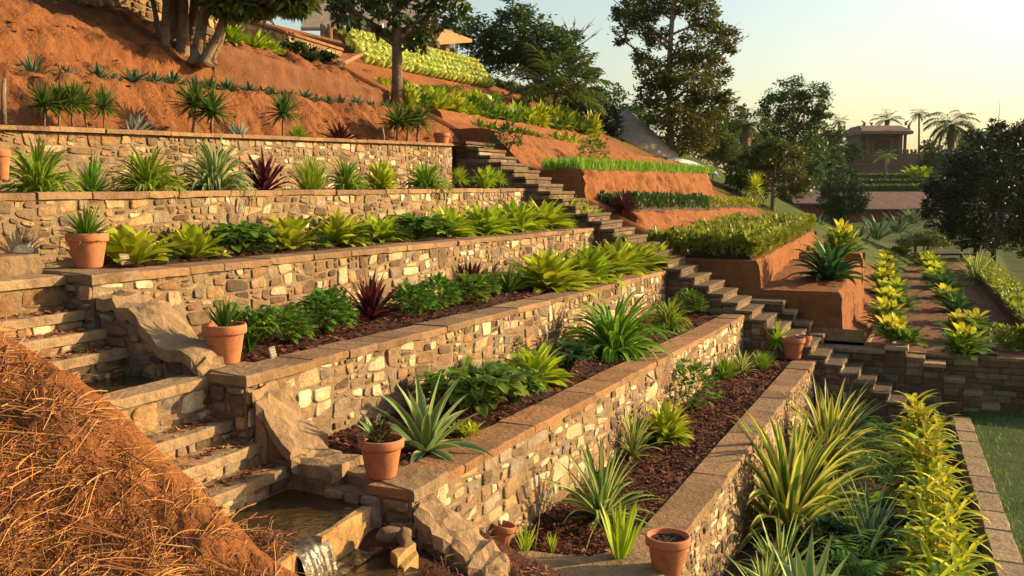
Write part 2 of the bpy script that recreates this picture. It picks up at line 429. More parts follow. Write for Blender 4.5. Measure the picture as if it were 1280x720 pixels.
def axis(breaks):
    out = []
    for a, b, st in breaks:
        n = max(1, int(round((b - a) / st))); out += [a + (b - a) * i / n for i in range(n)]
    out.append(breaks[-1][1]); return out
gx = axis([(-60, 0, 10), (0, 20, 1), (20, 24, .1), (24, 60, 1.5), (60, 200, 6), (200, 1500, 130)])
gy = axis([(-900, -100, 100), (-100, -20, 8), (-20, -4, 1), (-4, 3, .15), (3, 30, .75), (30, 90, 5), (90, 900, 90)])
g = MB()
for x in gx:
    for y in gy: g.v.append((x, y, ground_h(x, y))); g.c.append((1, 1, 1))
ny = len(gy)
g.f = [(i * ny + k, (i + 1) * ny + k, (i + 1) * ny + k + 1, i * ny + k + 1) for i in range(len(gx) - 1) for k in range(ny - 1)]
def ground_mat():
    m, n, b, out = newmat('ground_earth')
    ge = N(n, "ShaderNodeNewGeometry"); sx = N(n, "ShaderNodeSeparateXYZ"); n.links.new(ge.outputs["Position"], sx.inputs[0])
    t = noise_tex(n, .9, 7, .65)
    earth = ramp(n, t.outputs[0], [(.3, (.16, .062, .028)), (.7, (.30, .115, .045))]).outputs[0]
    t2 = noise_tex(n, .6, 8, .7)
    grass = ramp(n, t2.outputs[0], [(.3, (.035, .055, .014)), (.7, (.085, .105, .03))]).outputs[0]
    ma = N(n, "ShaderNodeMapRange"); ma.inputs[1].default_value = 35; ma.inputs[2].default_value = 41; n.links.new(sx.outputs[0], ma.inputs[0])
    mb_ = N(n, "ShaderNodeMapRange"); mb_.inputs[1].default_value = -2.2; mb_.inputs[2].default_value = -2.6; n.links.new(sx.outputs[1], mb_.inputs[0])
    mx = N(n, "ShaderNodeMath", operation='MAXIMUM'); n.links.new(ma.outputs[0], mx.inputs[0]); n.links.new(mb_.outputs[0], mx.inputs[1])
    n.links.new(mixc(n, earth, grass, mx.outputs[0]), b.inputs["Base Color"]); b.inputs["Roughness"].default_value = .97
    b.inputs["Specular IOR Level"].default_value = .1
    t3 = noise_tex(n, 14, 8, .7); bump(n, b, t3.outputs[0], .9, .05); return m
M['ground'] = ground_mat()
tag(g.build('ground', M['ground'], smooth=True), kind='structure')

# red hillside above the topmost wall (x 4..23)
LEDGE = [(10.2, .0), (10.62, .0), (11.3, .08), (12.0, .90), (12.10, .98), (12.85, .99), (13.05, 1.10), (13.36, 1.2), (13.4, 1.5), (14.0, 1.95), (16.0, 2.9), (19.0, 4.2), (24, 6.6), (32, 8.4), (40, 8.6)]
def bank_h(x, y):
    z0 = .74 + (x - 7) * .0245
    h = LEDGE[-1][1]
    for (a, ha), (b, hb) in zip(LEDGE, LEDGE[1:]):
        if a <= y <= b: h = lerp(ha, hb, (y - a) / (b - a)); break
    k = sstep(10.75, 11.6, y)
    h += k * sstep(13, 9, x) * sstep(12.6, 14.5, y) * .55
    n = nz(x, y, 0, .45, 4) * .20 + nz(x, y, 7, 1.6, 4) * .15 + nz(x, y, 3, 4.0, 4) * .10
    n *= 1 - .75 * sstep(12.0, 12.15, y) * sstep(13.0, 12.8, y)
    gully = -abs(nz(x * 2.0, y * .5, 9, 1.0, 3)) * .30 * (1 if 11.0 < y < 12.1 else .4)
    if y > 13.7: h = lerp(h, min(h, 2.15 if y < 16 else 2.8), sstep(16.6, 18.2, x))
    e = sstep(21.7, 20.6, x)                # the right flank falls to the stair path
    z = z0 - .05 + h + k * (n + gully)
    return lerp(min(z, hill(x, y) - .1 if y < 15 else z), z, e)
hx = axis([(3, 9, .3), (9, 22.4, .085), (22.4, 24.5, .3)]); hy = axis([(10.2, 15, .07), (15, 20, .25), (20, 34, .7)])
g = MB()
for x in hx:
    for y in hy: g.v.append((x, y, bank_h(x, y))); g.c.append((1, 1, 1))
ny = len(hy)
g.f = [(i * ny + k, (i + 1) * ny + k, (i + 1) * ny + k + 1, i * ny + k + 1) for i in range(len(hx) - 1) for k in range(ny - 1)]
tag(g.build('hillside', M['earth'], smooth=True), kind='structure')

cl = MB()
for k in range(900):
    x, y = RN.uniform(9.5, 21.5), 10.7 + 5.2 * RN.random() ** 1.3; z = bank_h(x, y); r = .012 + .05 * RN.random() ** 3; g_ = RN.uniform(.5, 1.15)
    a = [Vector((math.cos(q * 1.2566 + k) * r * RN.uniform(.7, 1.3), math.sin(q * 1.2566 + k) * r * RN.uniform(.7, 1.3), RN.uniform(-.2, .3) * r)) + Vector((x, y, z)) for q in range(5)]
    t_ = Vector((x, y, z + r * RN.uniform(.6, 1.1))); cl.add(a + [t_], [(q, (q + 1) % 5, 5) for q in range(5)], (g_, g_, g_))
tag(cl.build('clods', M['earth']), 'loose red soil clods and pebbles strewn over the upper bank', 'clods', kind='stuff')

# ------------------------------------------------------------------ the stone retaining walls
WALLS = {  # x0,y0,z0 -> x1,y1,z1 of the front top edge ; zb0,zb1 foot
    1: ((4.0, 10.3, .68), (19.3, 10.3, 1.05), -.2, -.1),
    2: ((4.0, 8.42, -.04), (20.0, 8.79, .05), -1.0, -.95),
    3: ((6.5, 7.27, -.79), (20.0, 7.16, -.82), -1.75, -1.85),
    4: ((6.5, 5.5, -1.6), (20.0, 5.52, -1.7), -2.55, -2.7),
    5: ((6.5, 3.85, -2.39), (20.0, 3.84, -2.56), -3.6, -3.55),
    6: ((8.19, 2.36, -3.47), (20.0, 2.41, -3.41), -4.95, -4.95)}
WLAB = {1: 'topmost rubble stone retaining wall below the red earth bank',
        2: 'second highest stone retaining wall, running off the left edge behind the lime bed',
        3: 'cream and brown stone retaining wall above the bed with maroon cordylines',
        4: 'stone retaining wall with a big ochre stone, behind the agave bed',
        5: 'stone retaining wall under smooth orange coping, behind the spider plant bed',
        6: 'lowest stone retaining wall, above the yellow striped plants'}
CW, CT = .42, .075
def wall_pt(i, x, dy=0.0):
    a, b, _, _ = WALLS[i]; t = (x - a[0]) / (b[0] - a[0])
    return Vector((x, lerp(a[1], b[1], t) + dy, lerp(a[2], b[2], t)))
for i, (a, b, zb0, zb1) in WALLS.items():
    root = empty('stone_retaining_wall', (a[0], a[1], zb0), WLAB[i], 'retaining wall', 'dry stone terrace walls')
    A, B = Vector(a), Vector(b); L = math.hypot(B.x - A.x, B.y - A.y); ux = Vector((B.x - A.x, B.y - A.y, 0)) / L
    nv = Vector((ux.y, -ux.x, 0))            # towards the viewer side (-y)
    zr = min(zb0, zb1)
    st = MB()
    poly = [(0, zb0 - zr), (L, zb1 - zr), (L, b[2] - CT - zr), (0, a[2] - CT - zr)]
    rubble(st, poly, (a[0], a[1], zr), ux, (0, 0, 1), nv, rmin=.040, rmax=.18 if i in (3, 4, 5) else .14, asp=.62 if i < 5 else .46, w=(3, 4, 5, 3) if i < 3 else (5, 4, 3.5, 2.5))
    co = MB()                                 # mortar core
    def pp(s, q, z): p = Vector((A.x, A.y, 0)) + ux * s - nv * q; return (p.x, p.y, z)
    co.add([pp(0, 0, zb0 - .1), pp(L, 0, zb1 - .1), pp(L, CW, zb1 - .1), pp(0, CW, zb0 - .1), pp(0, 0, a[2] - CT), pp(L, 0, b[2] - CT), pp(L, CW, b[2] - CT), pp(0, CW, a[2] - CT)],
           [(0, 1, 5, 4), (1, 2, 6, 5), (2, 3, 7, 6), (3, 0, 4, 7), (4, 5, 6, 7), (3, 2, 1, 0)])
    co.build('mortar_core', M['mortar'], root); st.build('stone_face', M['stone'], root, True)
    cp = MB(); s = -.03
    while s < L:
        e = min(L + .02, s + RN.uniform(.45, 1.0)); e = L + .02 if L - e < .25 else e
        z0, z1 = lerp(a[2], b[2], s / L), lerp(a[2], b[2], e / L); dz = RN.uniform(-.006, .006); fo = RN.uniform(.025, .05)
        n = max(1, int((e - s) / .14)); vs = []; gcol = RN.uniform(.72, 1.22) ; col = (gcol, gcol * RN.uniform(.94, 1.02), gcol * RN.uniform(.88, 1.02))
        if i == 5: col = (col[0] * 1.15, col[1] * 1.0, col[2] * .85)
        for q in range(n + 1):
            ss = lerp(s + .004, e - .004, q / n); zz = lerp(z0, z1, q / n) + dz; jj = RN.uniform(-.012, .012); je = RN.uniform(-.009, .009)
            for (dq, z) in ((-fo + jj, zz - CT + je), (-fo - .004 + jj, zz - .016), (-fo + .014 + jj, zz), (CW - .02, zz + RN.uniform(-.004, .004)), (CW, zz - .02), (CW, zz - CT)):
                vs.append(pp(ss, dq, z))
        fs = [(q * 6 + k, q * 6 + (k + 1) % 6, (q + 1) * 6 + (k + 1) % 6, (q + 1) * 6 + k) for q in range(n) for k in range(6)]
        fs += [tuple(range(6))[::-1], tuple(n * 6 + k for k in range(6))]
        cp.add(vs, fs, col); s = e
    cp.build('coping', M['coping'], root)

# mulch beds -------------------------------------------------------
def bed(name, x0, x1, ya, yb, zf, mat, amp=.03, chips=0, st=.12):
    """ya(x), yb(x) the front and back edge, zf(x,y) the level"""
    nx_ = int((x1 - x0) / st); nyy = max(4, int(2.0 / st)); mb = MB()
    f = lambda a, b: (lambda x: (lambda y: (x, y, zf(x, y) + nz(x, y, 2, 3.2, 4) * amp + nz(x, y, 5, .8, 2) * amp))(lerp(ya(x), yb(x), b)))(lerp(x0, x1, a))
    mb.grid(f, nx_, nyy)
    for k in range(chips):
        x = x0 + (x1 - x0) * RN.random() ** 1.6; y = lerp(ya(x), yb(x), RN.uniform(.03, .97))
        z = zf(x, y) + nz(x, y, 2, 3.2, 4) * amp + nz(x, y, 5, .8, 2) * amp + RN.uniform(.004, .018)
        th = RN.uniform(0, 6.28); l = RN.uniform(.014, .042) * (1 + (x - x0) * .03); w = l * RN.uniform(.16, .4)
        c, s_ = math.cos(th), math.sin(th); tl = RN.uniform(-.5, .5) * l; bl = RN.uniform(.3, .6)*w
        g_ = RN.choice((.5, .8, 1.2, 1.8, 2.8, 4.0)); cc = (g_ * 1.1, g_, g_ * .9)
        mb.add([(x - c * l - s_ * w, y - s_ * l + c * w, z - tl), (x + c * l - s_ * w, y + s_ * l + c * w, z + tl),
                (x + c * l + s_ * w, y + s_ * l - c * w, z + tl + bl), (x - c * l + s_ * w, y - s_ * l - c * w, z - tl + bl)], [(0, 1, 2, 3)], cc)
    return tag(mb.build(name, mat, smooth=False), kind='structure')
BEDZ = {}
for i, ch in ((1, 300), (2, 700), (3, 6500), (4, 7000), (5, 11000)):
    a, b, _, _ = WALLS[i + 1]
    zf = (lambda i: lambda x, y: wall_pt(i + 1, x).z - .05 + .05 * (y - wall_pt(i + 1, x).y) / 1.7)(i)
    BEDZ[i] = zf
    x0 = {1: 4.0, 2: 6.9, 3: 6.9, 4: 6.9, 5: 7.9}[i]
    bed('mulch_bed', x0, 20.0, (lambda i: lambda x: wall_pt(i + 1, x, CW - .03).y)(i), (lambda i: lambda x: wall_pt(i, x, .02).y)(i), zf, M['mulch'], .03, ch)
def zf7(x, y): return -4.72
bed('planting_soil', 7.0, 20.4, lambda x: -.75 + (x - 12.7) * .058, lambda x: 2.4, zf7, M['soil'], .05, 600)

# kerb of the lowest bed, lawn beyond it
kb = MB(); x = 8.0
while x < 20.4:
    e = min(20.45, x + RN.uniform(.7, 1.2)); yy = lambda q: -.61 + (q - 12.7) * .0584; gcol = RN.uniform(.8, 1.15)
    slab_poly(kb, [(x + .005, yy(x) - .33), (e - .005, yy(e) - .33), (e - .005, yy(e)), (x + .005, yy(x))], -4.95, -4.40 + RN.uniform(-.006, .006), (gcol,) * 3, .008); x = e
tag(kb.build('stone_kerb', M['slab']), 'long pale stone kerb between the croton row and the lower lawn', 'kerb')
lw = MB()
lw.grid(lambda a, b: (lerp(8, 21.6, a), lerp(-9, -.62 + (lerp(8, 21.6, a) - 12.7) * .0584 - .33, b), -4.5 + nz(a * 13, b * 8, 1, .8, 3) * .05), 60, 40)
tag(lw.build('lawn', M['lawn'], smooth=True), kind='structure')

# ------------------------------------------------------------------ left water stairs
def stair_steps(n, y0, z0, rise, run, x0, x1, label, skew=0.0):
    """n treads, the top one with its front edge at y0,z0, going down towards -y"""
    root = empty('stone_steps', (x1, y0, z0 - rise * n), label, 'steps', 'steps of the water stairs')
    for k in range(n):
        y, z = y0 - run * k, z0 - rise * k; mb = MB(); gcol = RN.uniform(.85, 1.12)
        slab_poly(mb, [(x0, y - .02), (x1, y - .02), (x1, y + run + .05), (x0, y + run + .05)], z - .085, z, (gcol * 1.05, gcol, gcol * .92), .014, .02)
        mb.build('tread', M['slab'], root)
        rb = MB(); rubble(rb, [(0, 0), (x1 - x0, 0), (x1 - x0, rise + .02), (0, rise + .02)], (x0, y + .02, z - rise - .1), (1, 0, 0), (0, 0, 1), (0, -1, 0), .05, .11, .45, (2, 4, 2, 1), .006, .018)
        rb.box((x0, y + .022, z - rise - .15), (x1, y + run + .04, z - .087), (.42, .30, .19))
        rb.build('riser', M['stone'], root, True)
    return root
XF = 6.5
stair_steps(3, 7.37, -1.12, .165, .235, 4.2, XF + .02, 'upper flight of three stone steps running down into the small pool')
stair_steps(3, 5.66, -2.0, .175, .285, 4.2, XF + .02, 'lower flight of three leaf-strewn stone steps running down into the brown pool')
# landing wall above the upper flight
def stone_block_wall(name, x0, x1, yf, zt, zb, depth_, label, cat, jn=.014, w=(2, 4, 1, 1), cap=.085, group=None):
    root = empty(name, ((x0 + x1) / 2, yf, zb), label, cat, group)
    mb = MB(); slab_poly(mb, [(x0, yf - .03), (x1, yf - .03), (x1 + .02, yf + depth_), (x0, yf + depth_)], zt - cap, zt, (1.12, 1.05, .95), jn, .02); mb.build('cap_slab', M['slab'], root)
    c = MB(); c.box((x0, yf + .02, zb), (x1, yf + depth_ - .02, zt - cap - .003)); c.build('mortar_core', M['mortar'], root)
    r = MB(); rubble(r, [(0, 0), (x1 - x0, 0), (x1 - x0, zt - cap - zb), (0, zt - cap - zb)], (x0, yf + .02, zb), (1, 0, 0), (0, 0, 1), (0, -1, 0), .08, .2, .8, w, .007, .022); r.build('stone_face', M['stone'], root, True)
    return root
stone_block_wall('landing_wall', 3.2, XF + .02, 7.62, -.80, -1.4, 1.0, 'low stone wall capped by a broad landing slab at the left edge, above the upper steps', 'low wall')
stone_block_wall('pool_wall', 3.8, XF + .12, 5.93, -1.64, -2.4, .26, 'low slab-topped stone wall holding back the small upper pool', 'low wall')
for (x0, x1, y0, y1, z, lab) in ((4.2, 5.95, 8.0, 8.42, -.42, 'dark rough stone block beneath the long wall at the left edge'), (5.2, 6.62, 8.1, 8.5, -.62, 'dark flat stone step behind the spiky potted plant at left')):
    mb = MB(); slab_poly(mb, [(x0, y0), (x1, y0 - .03), (x1, y1), (x0, y1)], -.84, z, (.72, .66, .6), .02, .03)
    tag(mb.build('stone_block', M['slab'], loc=(x0, y0, -.84)), lab, 'stone block')
# water
def water(name, pts, z, label_=None):
    mb = MB(); n = len(pts); mb.add([(x, y, z) for x, y in pts], [tuple(range(n))]); return tag(mb.build(name, M['water']), kind='structure')
water('pool_water', [(3.9, 6.17), (6.96, 6.17), (6.96, 6.85), (6.52, 6.95), (6.5, 6.98), (3.9, 6.98)], -1.70)
water('pool_water', [(4.0, 4.0), (6.5, 4.2), (7.02, 5.15), (7.02, 5.3), (4.0, 5.2)], -2.56)
water('pool_water', [(4.6, 3.3), (5.98, 3.45), (6.1, 4.1), (4.6, 4.03)], -2.80)
# flanks: rubble end walls, sloping stone buttresses and platforms at the wall ends
def flank(i, zbot, yb, y1, lab):
    a = WALLS[i][0]; y0, z = a[1], a[2]
    root = empty('wall_end_platform', (XF, y0, zbot), lab, 'stone platform', 'stone platforms at the wall ends')
    poly = [(XF - .05, y0 - .05), (7.05, y0 - .04), (7.05, y0 + CW), (6.92, yb), (XF + .22, yb)]
    mb = MB(); slab_poly(mb, poly, z - .085, z + .008, (.85, .8, .74), .012, .02); mb.build('cap_slab', M['slab'], root)
    c = MB(); c.box((XF - .002, y0 + .004, zbot), (6.9, yb, z - .09)); c.build('mortar_core', M['mortar'], root)
    r = MB(); rubble(r, [(0, 0), (yb - y0, 0), (yb - y0, z - .09 - zbot), (0, z - .09 - zbot)], (XF - .006, yb, zbot), (0, -1, 0), (0, 0, 1), (-1, 0, 0), .06, .15, .8, (0, 3, 4, 2), .006, .03); r.build('stone_face', M['stone'], root, True)
flank(3, -1.9, 8.4, 0, 'stone slab platform carrying the leftmost spiky potted plant')
flank(4, -2.75, 6.6, 0, 'stone slab platform carrying the potted thin-leaved aloe')
flank(5, -3.1, 4.7, 0, 'stone slab platform carrying the pot with the brown-cored plant')
def buttress(pts, x0, x1, zb, lab):
    """pts: (y,z) along the sloping top from the wall down"""
    root = empty('stone_buttress', ((x0 + x1) / 2, pts[-1][0], zb), lab, 'stone buttress', 'sloping stone buttresses')
    mb = MB(); n = len(pts); R_ = []
    for k in range(len(pts) - 1):
        (ya, za), (yb, zb_) = pts[k], pts[k + 1]; m = 4
        for q in range(m + (k == n - 2)):
            t = q / m; R_.append((lerp(ya, yb, t), lerp(za, zb_, t) + RN.uniform(-.025, .025)))
    W_ = 5; vs = []; fs = []
    for (y, z) in R_:
        for k in range(W_ + 1):
            x = lerp(x0, x1, k / W_); vs.append((x + (RN.uniform(-.035, .035)), y + RN.uniform(-.025, .025), z + RN.uniform(-.012, .012) + .06 * round(nz(x, y, x0, 2.6, 2) * 2.2) / 2.2 + (-.035 if k in (0, W_) else 0)))
    m = len(R_)
    top = len(vs); vs += [(a + RN.uniform(-.015, .015), b - .01, c - .11) for a, b, c in vs]
    for q in range(m - 1):
        for k in range(W_): i0 = q * (W_ + 1) + k; fs.append((i0, i0 + 1, i0 + W_ + 2, i0 + W_ + 1))
        for k in (0, W_): i0 = q * (W_ + 1) + k; fs.append((i0, i0 + W_ + 1, top + i0 + W_ + 1, top + i0))
    for q in (0, m - 1):
        for k in range(W_): i0 = q * (W_ + 1) + k; fs.append((i0, i0 + 1, top + i0 + 1, top + i0))
    mb.add(vs, fs, (.95, .88, .78)); mb.build('sloping_slab', M['slab'], root)
    c = MB()
    for q in range(m - 1):
        (ya, za), (yb, zb_) = R_[q], R_[q + 1]
        c.add([(x0 + .05, ya, zb), (x1 - .05, ya, zb), (x1 - .05, ya, za - .1), (x0 + .05, ya, za - .1), (x0 + .05, yb, zb), (x1 - .05, yb, zb), (x1 - .05, yb, zb_ - .1), (x0 + .05, yb, zb_ - .1)],
              [(0, 4, 7, 3), (1, 2, 6, 5)] + ([(4, 5, 6, 7)] if q == m - 2 else []))
    c.build('mortar_core', M['mortar'], root)
    r = MB()
    for k in range(n - 1):
        (ya, za), (yb, zb_) = pts[k], pts[k + 1]
        if ya - yb < .1: continue
        rubble(r, [(0, 0), (ya - yb, 0), (ya - yb, zb_ - .12 - zb), (0, za - .12 - zb)], (x0 + .05, ya, zb), (0, -1, 0), (0, 0, 1), (-1, 0, 0), .06, .15, .8, (0, 3, 4, 2), .007, .03)
    if r.v: r.build('stone_face', M['stone'], root, True)
buttress([(7.22, -.93), (6.85, -1.05), (6.45, -1.32), (6.05, -1.44), (5.95, -1.62)], XF - .02, 6.98, -2.0, 'sloping stone buttress between the two upper pots, beside the upper steps')
buttress([(5.44, -1.72), (5.3, -1.92), (5.05, -2.2), (4.98, -2.28), (4.62, -2.30)], XF, 7.0, -2.75, 'sloping stone buttress beside the lower steps')
buttress([(3.80, -2.56), (3.55, -2.70), (3.35, -2.86), (3.12, -3.0)], 6.44, 6.84, -3.5, 'sloping stone buttress beside the small tilted pot, at the foot of the orange-topped wall')
# end slab of the spider plant bed
mb = MB(); slab_poly(mb, [(7.35, 3.82), (6.95, 3.4), (7.1, 2.9), (7.45, 2.2), (8.62, 2.2), (8.55, 2.75), (8.25, 3.0), (8.12, 3.84)], -3.62, -3.425, (.95, .88, .8), .012, .02)
tag(mb.build('paving_slab', M['slab'], loc=(7.8, 3, -3.62)), 'flat stone slab closing the near end of the spider plant bed', 'stone slab')
# weir stones along the lower pool
for k, (u0, v0, u1, v1, z, lab) in enumerate(((335, 715, 372, 690, -2.535, 'golden wet weir stone below the mulch at the left end of the pool rim'), (402, 672, 464, 632, -2.53, 'golden wet weir stone at the right end of the pool rim'))):
    A = at(u0, v0, z=z); B = at(u1, v1, z=z); mb = MB(); dn = Vector((B.y - A.y, A.x - B.x, 0)).normalized()
    q = -dn * .07 if dn.y < 0 else dn * .07
    slab_poly(mb, [(A.x, A.y), (B.x, B.y), (B.x + q.x, B.y + q.y), (A.x + q.x, A.y + q.y)], -3.05, z, (1.5, 1.25, .8), .02, .02)
    tag(mb.build('weir_stone', M['slab'], loc=(A.x, A.y, -3.05)), lab, 'stone', 'weir stones')
A = at(335, 715, z=-2.62); B = at(464, 632, z=-2.62)
mb = MB(); slab_poly(mb, [(4.2, 4.02), (6.44, 4.245), (6.44, 4.42), (4.2, 4.2)], -3.2, -2.6, (.6, .5, .35)); tag(mb.build('pool_rim', M['mortar'], loc=(5, 4.1, -3.2)), 'wet stone rim over which the lower pool spills', 'pool rim')
mb = MB()
a0, a1 = at(372, 692, z=-2.54), at(408, 668, z=-2.54)
mb.grid(lambda s, t: tuple(a0.lerp(a1, s) + Vector((0, .10, 0)) + Vector((.0, -.20 * t ** .6 - .015 * nz(s * 9, t * 1.5, 3, 1, 2), -.27 * t ** 2 + .012 * nz(s * 14, t * 2, 1, 1, 2)))), 28, 14)
tag(mb.build('waterfall', M['foam'], smooth=True, loc=(a0.x, a0.y, -3.0)), 'thin white sheet of water spilling over the pool rim', 'waterfall')
mb = MB(); c0 = at(405, 705, z=-2.79); mb.grid(lambda s, t: (c0.x - .35 + .7 * s, c0.y - .25 + .45 * t, -2.79 + nz(s * 6, t * 6, 2, 1, 3) * .03), 24, 20)
tag(mb.build('churning_water', M['foam'], smooth=True), kind='structure')
# loose rocks and blocks by the spill
def rock(loc, r, sc, lab, seed, col=(1, 1, 1), grp='loose stones by the pool'):
    import bmesh
    bm = bmesh.new(); bmesh.ops.create_icosphere(bm, subdivisions=3, radius=1)
    for v in bm.verts:
        n_ = v.co.normalized(); v.co = Vector((n_.x * sc[0], n_.y * sc[1], n_.z * sc[2])) * r * (1 + .22 * nz(n_.x, n_.y, n_.z + seed, 1.1, 2) + .07 * nz(n_.x, n_.y, n_.z + seed, 3.5, 2))
    me = bpy.data.meshes.new('rock'); bm.to_mesh(me); bm.free()
    ca = me.color_attributes.new("Col", 'FLOAT_COLOR', 'POINT'); ca.data.foreach_set("color", np.tile(np.array([*col, 1], np.float32), len(me.vertices)))
    me.materials.append(M['stone']); me.polygons.foreach_set("use_smooth", [True] * len(me.polygons))
    o = bpy.data.objects.new('rock', me); COL.objects.link(o); o.location = loc; o.rotation_euler = (0, 0, seed); tag(o, lab, 'rock', grp)
for (u, v, r, sc, col, lab) in ((465, 648, .10, (1, .9, 1.05), (.34, .29, .22), 'round grey cobble under the slab edge'), (488, 668, .10, (1.2, .8, .6), (.28, .2, .13), 'flat brown pebble beside the round grey cobble'),
                               (506, 672, .075, (.7, .9, 1.1), (.25, .18, .12), 'small upright brown stone right of the flat pebble'), (490, 648, .075, (.8, 1, 1), (.2, .14, .09), 'dark small stone tucked behind the grey cobble'),
                               (120, 497, .05, (1.5, 1, .6), (.2, .12, .07), 'small dark clod on the left end of the pool wall')):
    z = -2.66 if u > 200 else -1.62
    rock(at(u, v, z=z), r, sc, lab, RN.uniform(0, 6), col)
for (pts, z, lab) in ((((488, 690), (512, 672), (520, 678), (497, 698)), -2.72, 'golden split stone under the pebbles, upper one'), (((497, 703), (519, 684), (523, 692), (505, 712)), -2.78, 'golden split stone under the pebbles, lower one')):
    P_ = [at(u, v, z=z) for u, v in pts]; mb = MB(); slab_poly(mb, [(p.x, p.y) for p in P_][::-1], z - .18, z, (1.35, 1.1, .7), .006, .012)
    tag(mb.build('split_stone', M['slab'], loc=(P_[0].x, P_[0].y, z - .18)), lab, 'stone', 'loose stones by the pool')
P_ = [at(u, v, z=-2.55) for u, v in ((427, 650), (430, 632), (466, 629), (463, 645), (428, 676))]

# mulch ground at the bottom middle
def mz(x, y): return -2.72 + (y - 4.15) * .34 - .25 * sstep(6.25, 5.95, x) + nz(x, y, 3, 2, 3) * .05
mb = MB(); mb.grid(lambda a, b: (lerp(5.8, 7.2, a), lerp(1.4, 4.14, b), mz(lerp(5.8, 7.2, a), lerp(1.4, 4.14, b))), 30, 40)
tag(mb.build('mulch_ground', M['mulch'], smooth=True), kind='structure')

# ------------------------------------------------------------------ straw covered earth mound in the near left corner
RA = [at(-80, 365, d=6.3), at(0, 430, d=5.9), at(110, 512, d=5.75), at(200, 590, d=5.7), at(340, 720, d=5.35), at(420, 800, d=5.1)]
def ridge(a):
    a = min(max(a, 0), .9999) * (len(RA) - 1); k = int(a); return RA[k].lerp(RA[k + 1], a - k)
rdir = (RA[-1] - RA[0]); rdir.z = 0; rdir.normalize(); rn = Vector((-rdir.y, rdir.x, 0))
if rn.dot(Vector((1, 1, 0))) < 0: rn = -rn
def mound_pt(a, c):
    p = ridge(a); q = p + rn * c
    if c > 0: z = p.z - .25 * c - 1.5 * c * c
    else: z = p.z + .10 * c - .13 * sstep(0, -1.5, c) - .045 * c * c
    n = nz(q.x, q.y, 1, 1.1, 4) * .13 + nz(q.x, q.y, 6, 4, 4) * .06 + nz(q.x, q.y, 2, 14, 3) * .018
    return Vector((q.x, q.y, z + n * (1 if c < -.12 else .75)))
mb = MB()
def _mp(s, t):
    c = lerp(-4.2, 1.15, t ** .7); return tuple(mound_pt(s, c))
mb.grid(_mp, 170, 200)
tag(mb.build('earth_mound', M['mound'], smooth=True), kind='structure')
sb = MB()
STR = [(.34, .16, .05), (.40, .19, .06), (.26, .105, .034), (.18, .065, .022), (.40, .19, .06), (.13, .05, .02), (.48, .26, .10), (.22, .08, .028), (.30, .12, .04)]
for k in range(30000):
    a = RN.uniform(.0, 1); c = -4.0 * RN.random() ** 1.2 - .06
    if RN.random() < .90 * sstep(-.34, -.0, c): continue
    p = mound_pt(a, c); L = RN.uniform(.06, .42) * (1 if RN.random() < .7 else .5); th = RN.gauss(.5, .7) if RN.random() < .6 else RN.uniform(0, 6.28); cv = RN.gauss(0, .5); w = RN.uniform(.0010, .0033)
    lift = RN.uniform(.0, .022); col = tuple(q * RN.uniform(.8, 1.2) for q in RN.choice(STR)); vs = []; n = 5
    x, y = p.x, p.y; tw = RN.uniform(0, 3.1); sgn = RN.uniform(-.5, .5)
    for q in range(n + 1):
        t = q / n; z = p.z + lift * math.sin(t * math.pi) + .006 + sgn * .03 * (t - .5) - (0)
        nx_, ny_ = -math.sin(th), math.cos(th)
        vs += [(x + nx_ * w * math.cos(tw), y + ny_ * w * math.cos(tw), z + w * math.sin(tw)), (x - nx_ * w * math.cos(tw), y - ny_ * w * math.cos(tw), z - w * math.sin(tw)), (x, y, z + w * 1.2)]
        x += math.cos(th) * L / n; y += math.sin(th) * L / n; th += cv / n
        # follow the mound roughly
        p = p
    # drop ends onto the surface slope
    e = mound_pt(min(1, a), c)
    fs = [(q * 3 + i, q * 3 + (i + 1) % 3, q * 3 + 3 + (i + 1) % 3, q * 3 + 3 + i) for q in range(n) for i in range(3)]
    gz = rdir.x * (x - p.x) + rdir.y * (y - p.y)
    slope = (RA[-1].z - RA[0].z) / (RA[-1] - RA[0]).to_2d().length
    vs = [(vx, vy, vz + slope * (rdir.x * (vx - p.x) + rdir.y * (vy - p.y))) for vx, vy, vz in vs]
    sb.add(vs, fs, col)
tag(sb.build('straw', M['straw']), 'dry golden straw and stalks strewn over the red mound', 'straw', kind='stuff')
sb = MB()
for k in range(900):
    if k < 620: x, y = RN.uniform(6.1, 7.1), RN.uniform(1.9, 3.9); z = mz(x, y)
    else:
        q = at(RN.gauss(325, 14), RN.gauss(690, 12), z=-2.5); x, y, z = q.x, q.y, -2.52 + RN.uniform(0, .05)
    L = RN.uniform(.05, .18); th = RN.uniform(0, 6.28); w = RN.uniform(.002, .006); g_ = RN.choice(((.16, .06, .03), (.22, .085, .04), (.10, .04, .022), (.30, .14, .06))); up = RN.uniform(-.02, .09)
    d = Vector((math.cos(th), math.sin(th), 0)); s_ = Vector((-d.y, d.x, 0)) * w; o_ = Vector((x, y, z + .01)); m_ = o_ + d * L * .5 + Vector((0, 0, .03 + up * .5)); e = o_ + d * L + Vector((0, 0, up))
    sb.add([o_ - s_, o_ + s_, m_ - s_, m_ + s_ + Vector((0, 0, w)), e - s_ * .4, e + s_ * .4], [(0, 1, 3, 2), (2, 3, 5, 4)], g_)
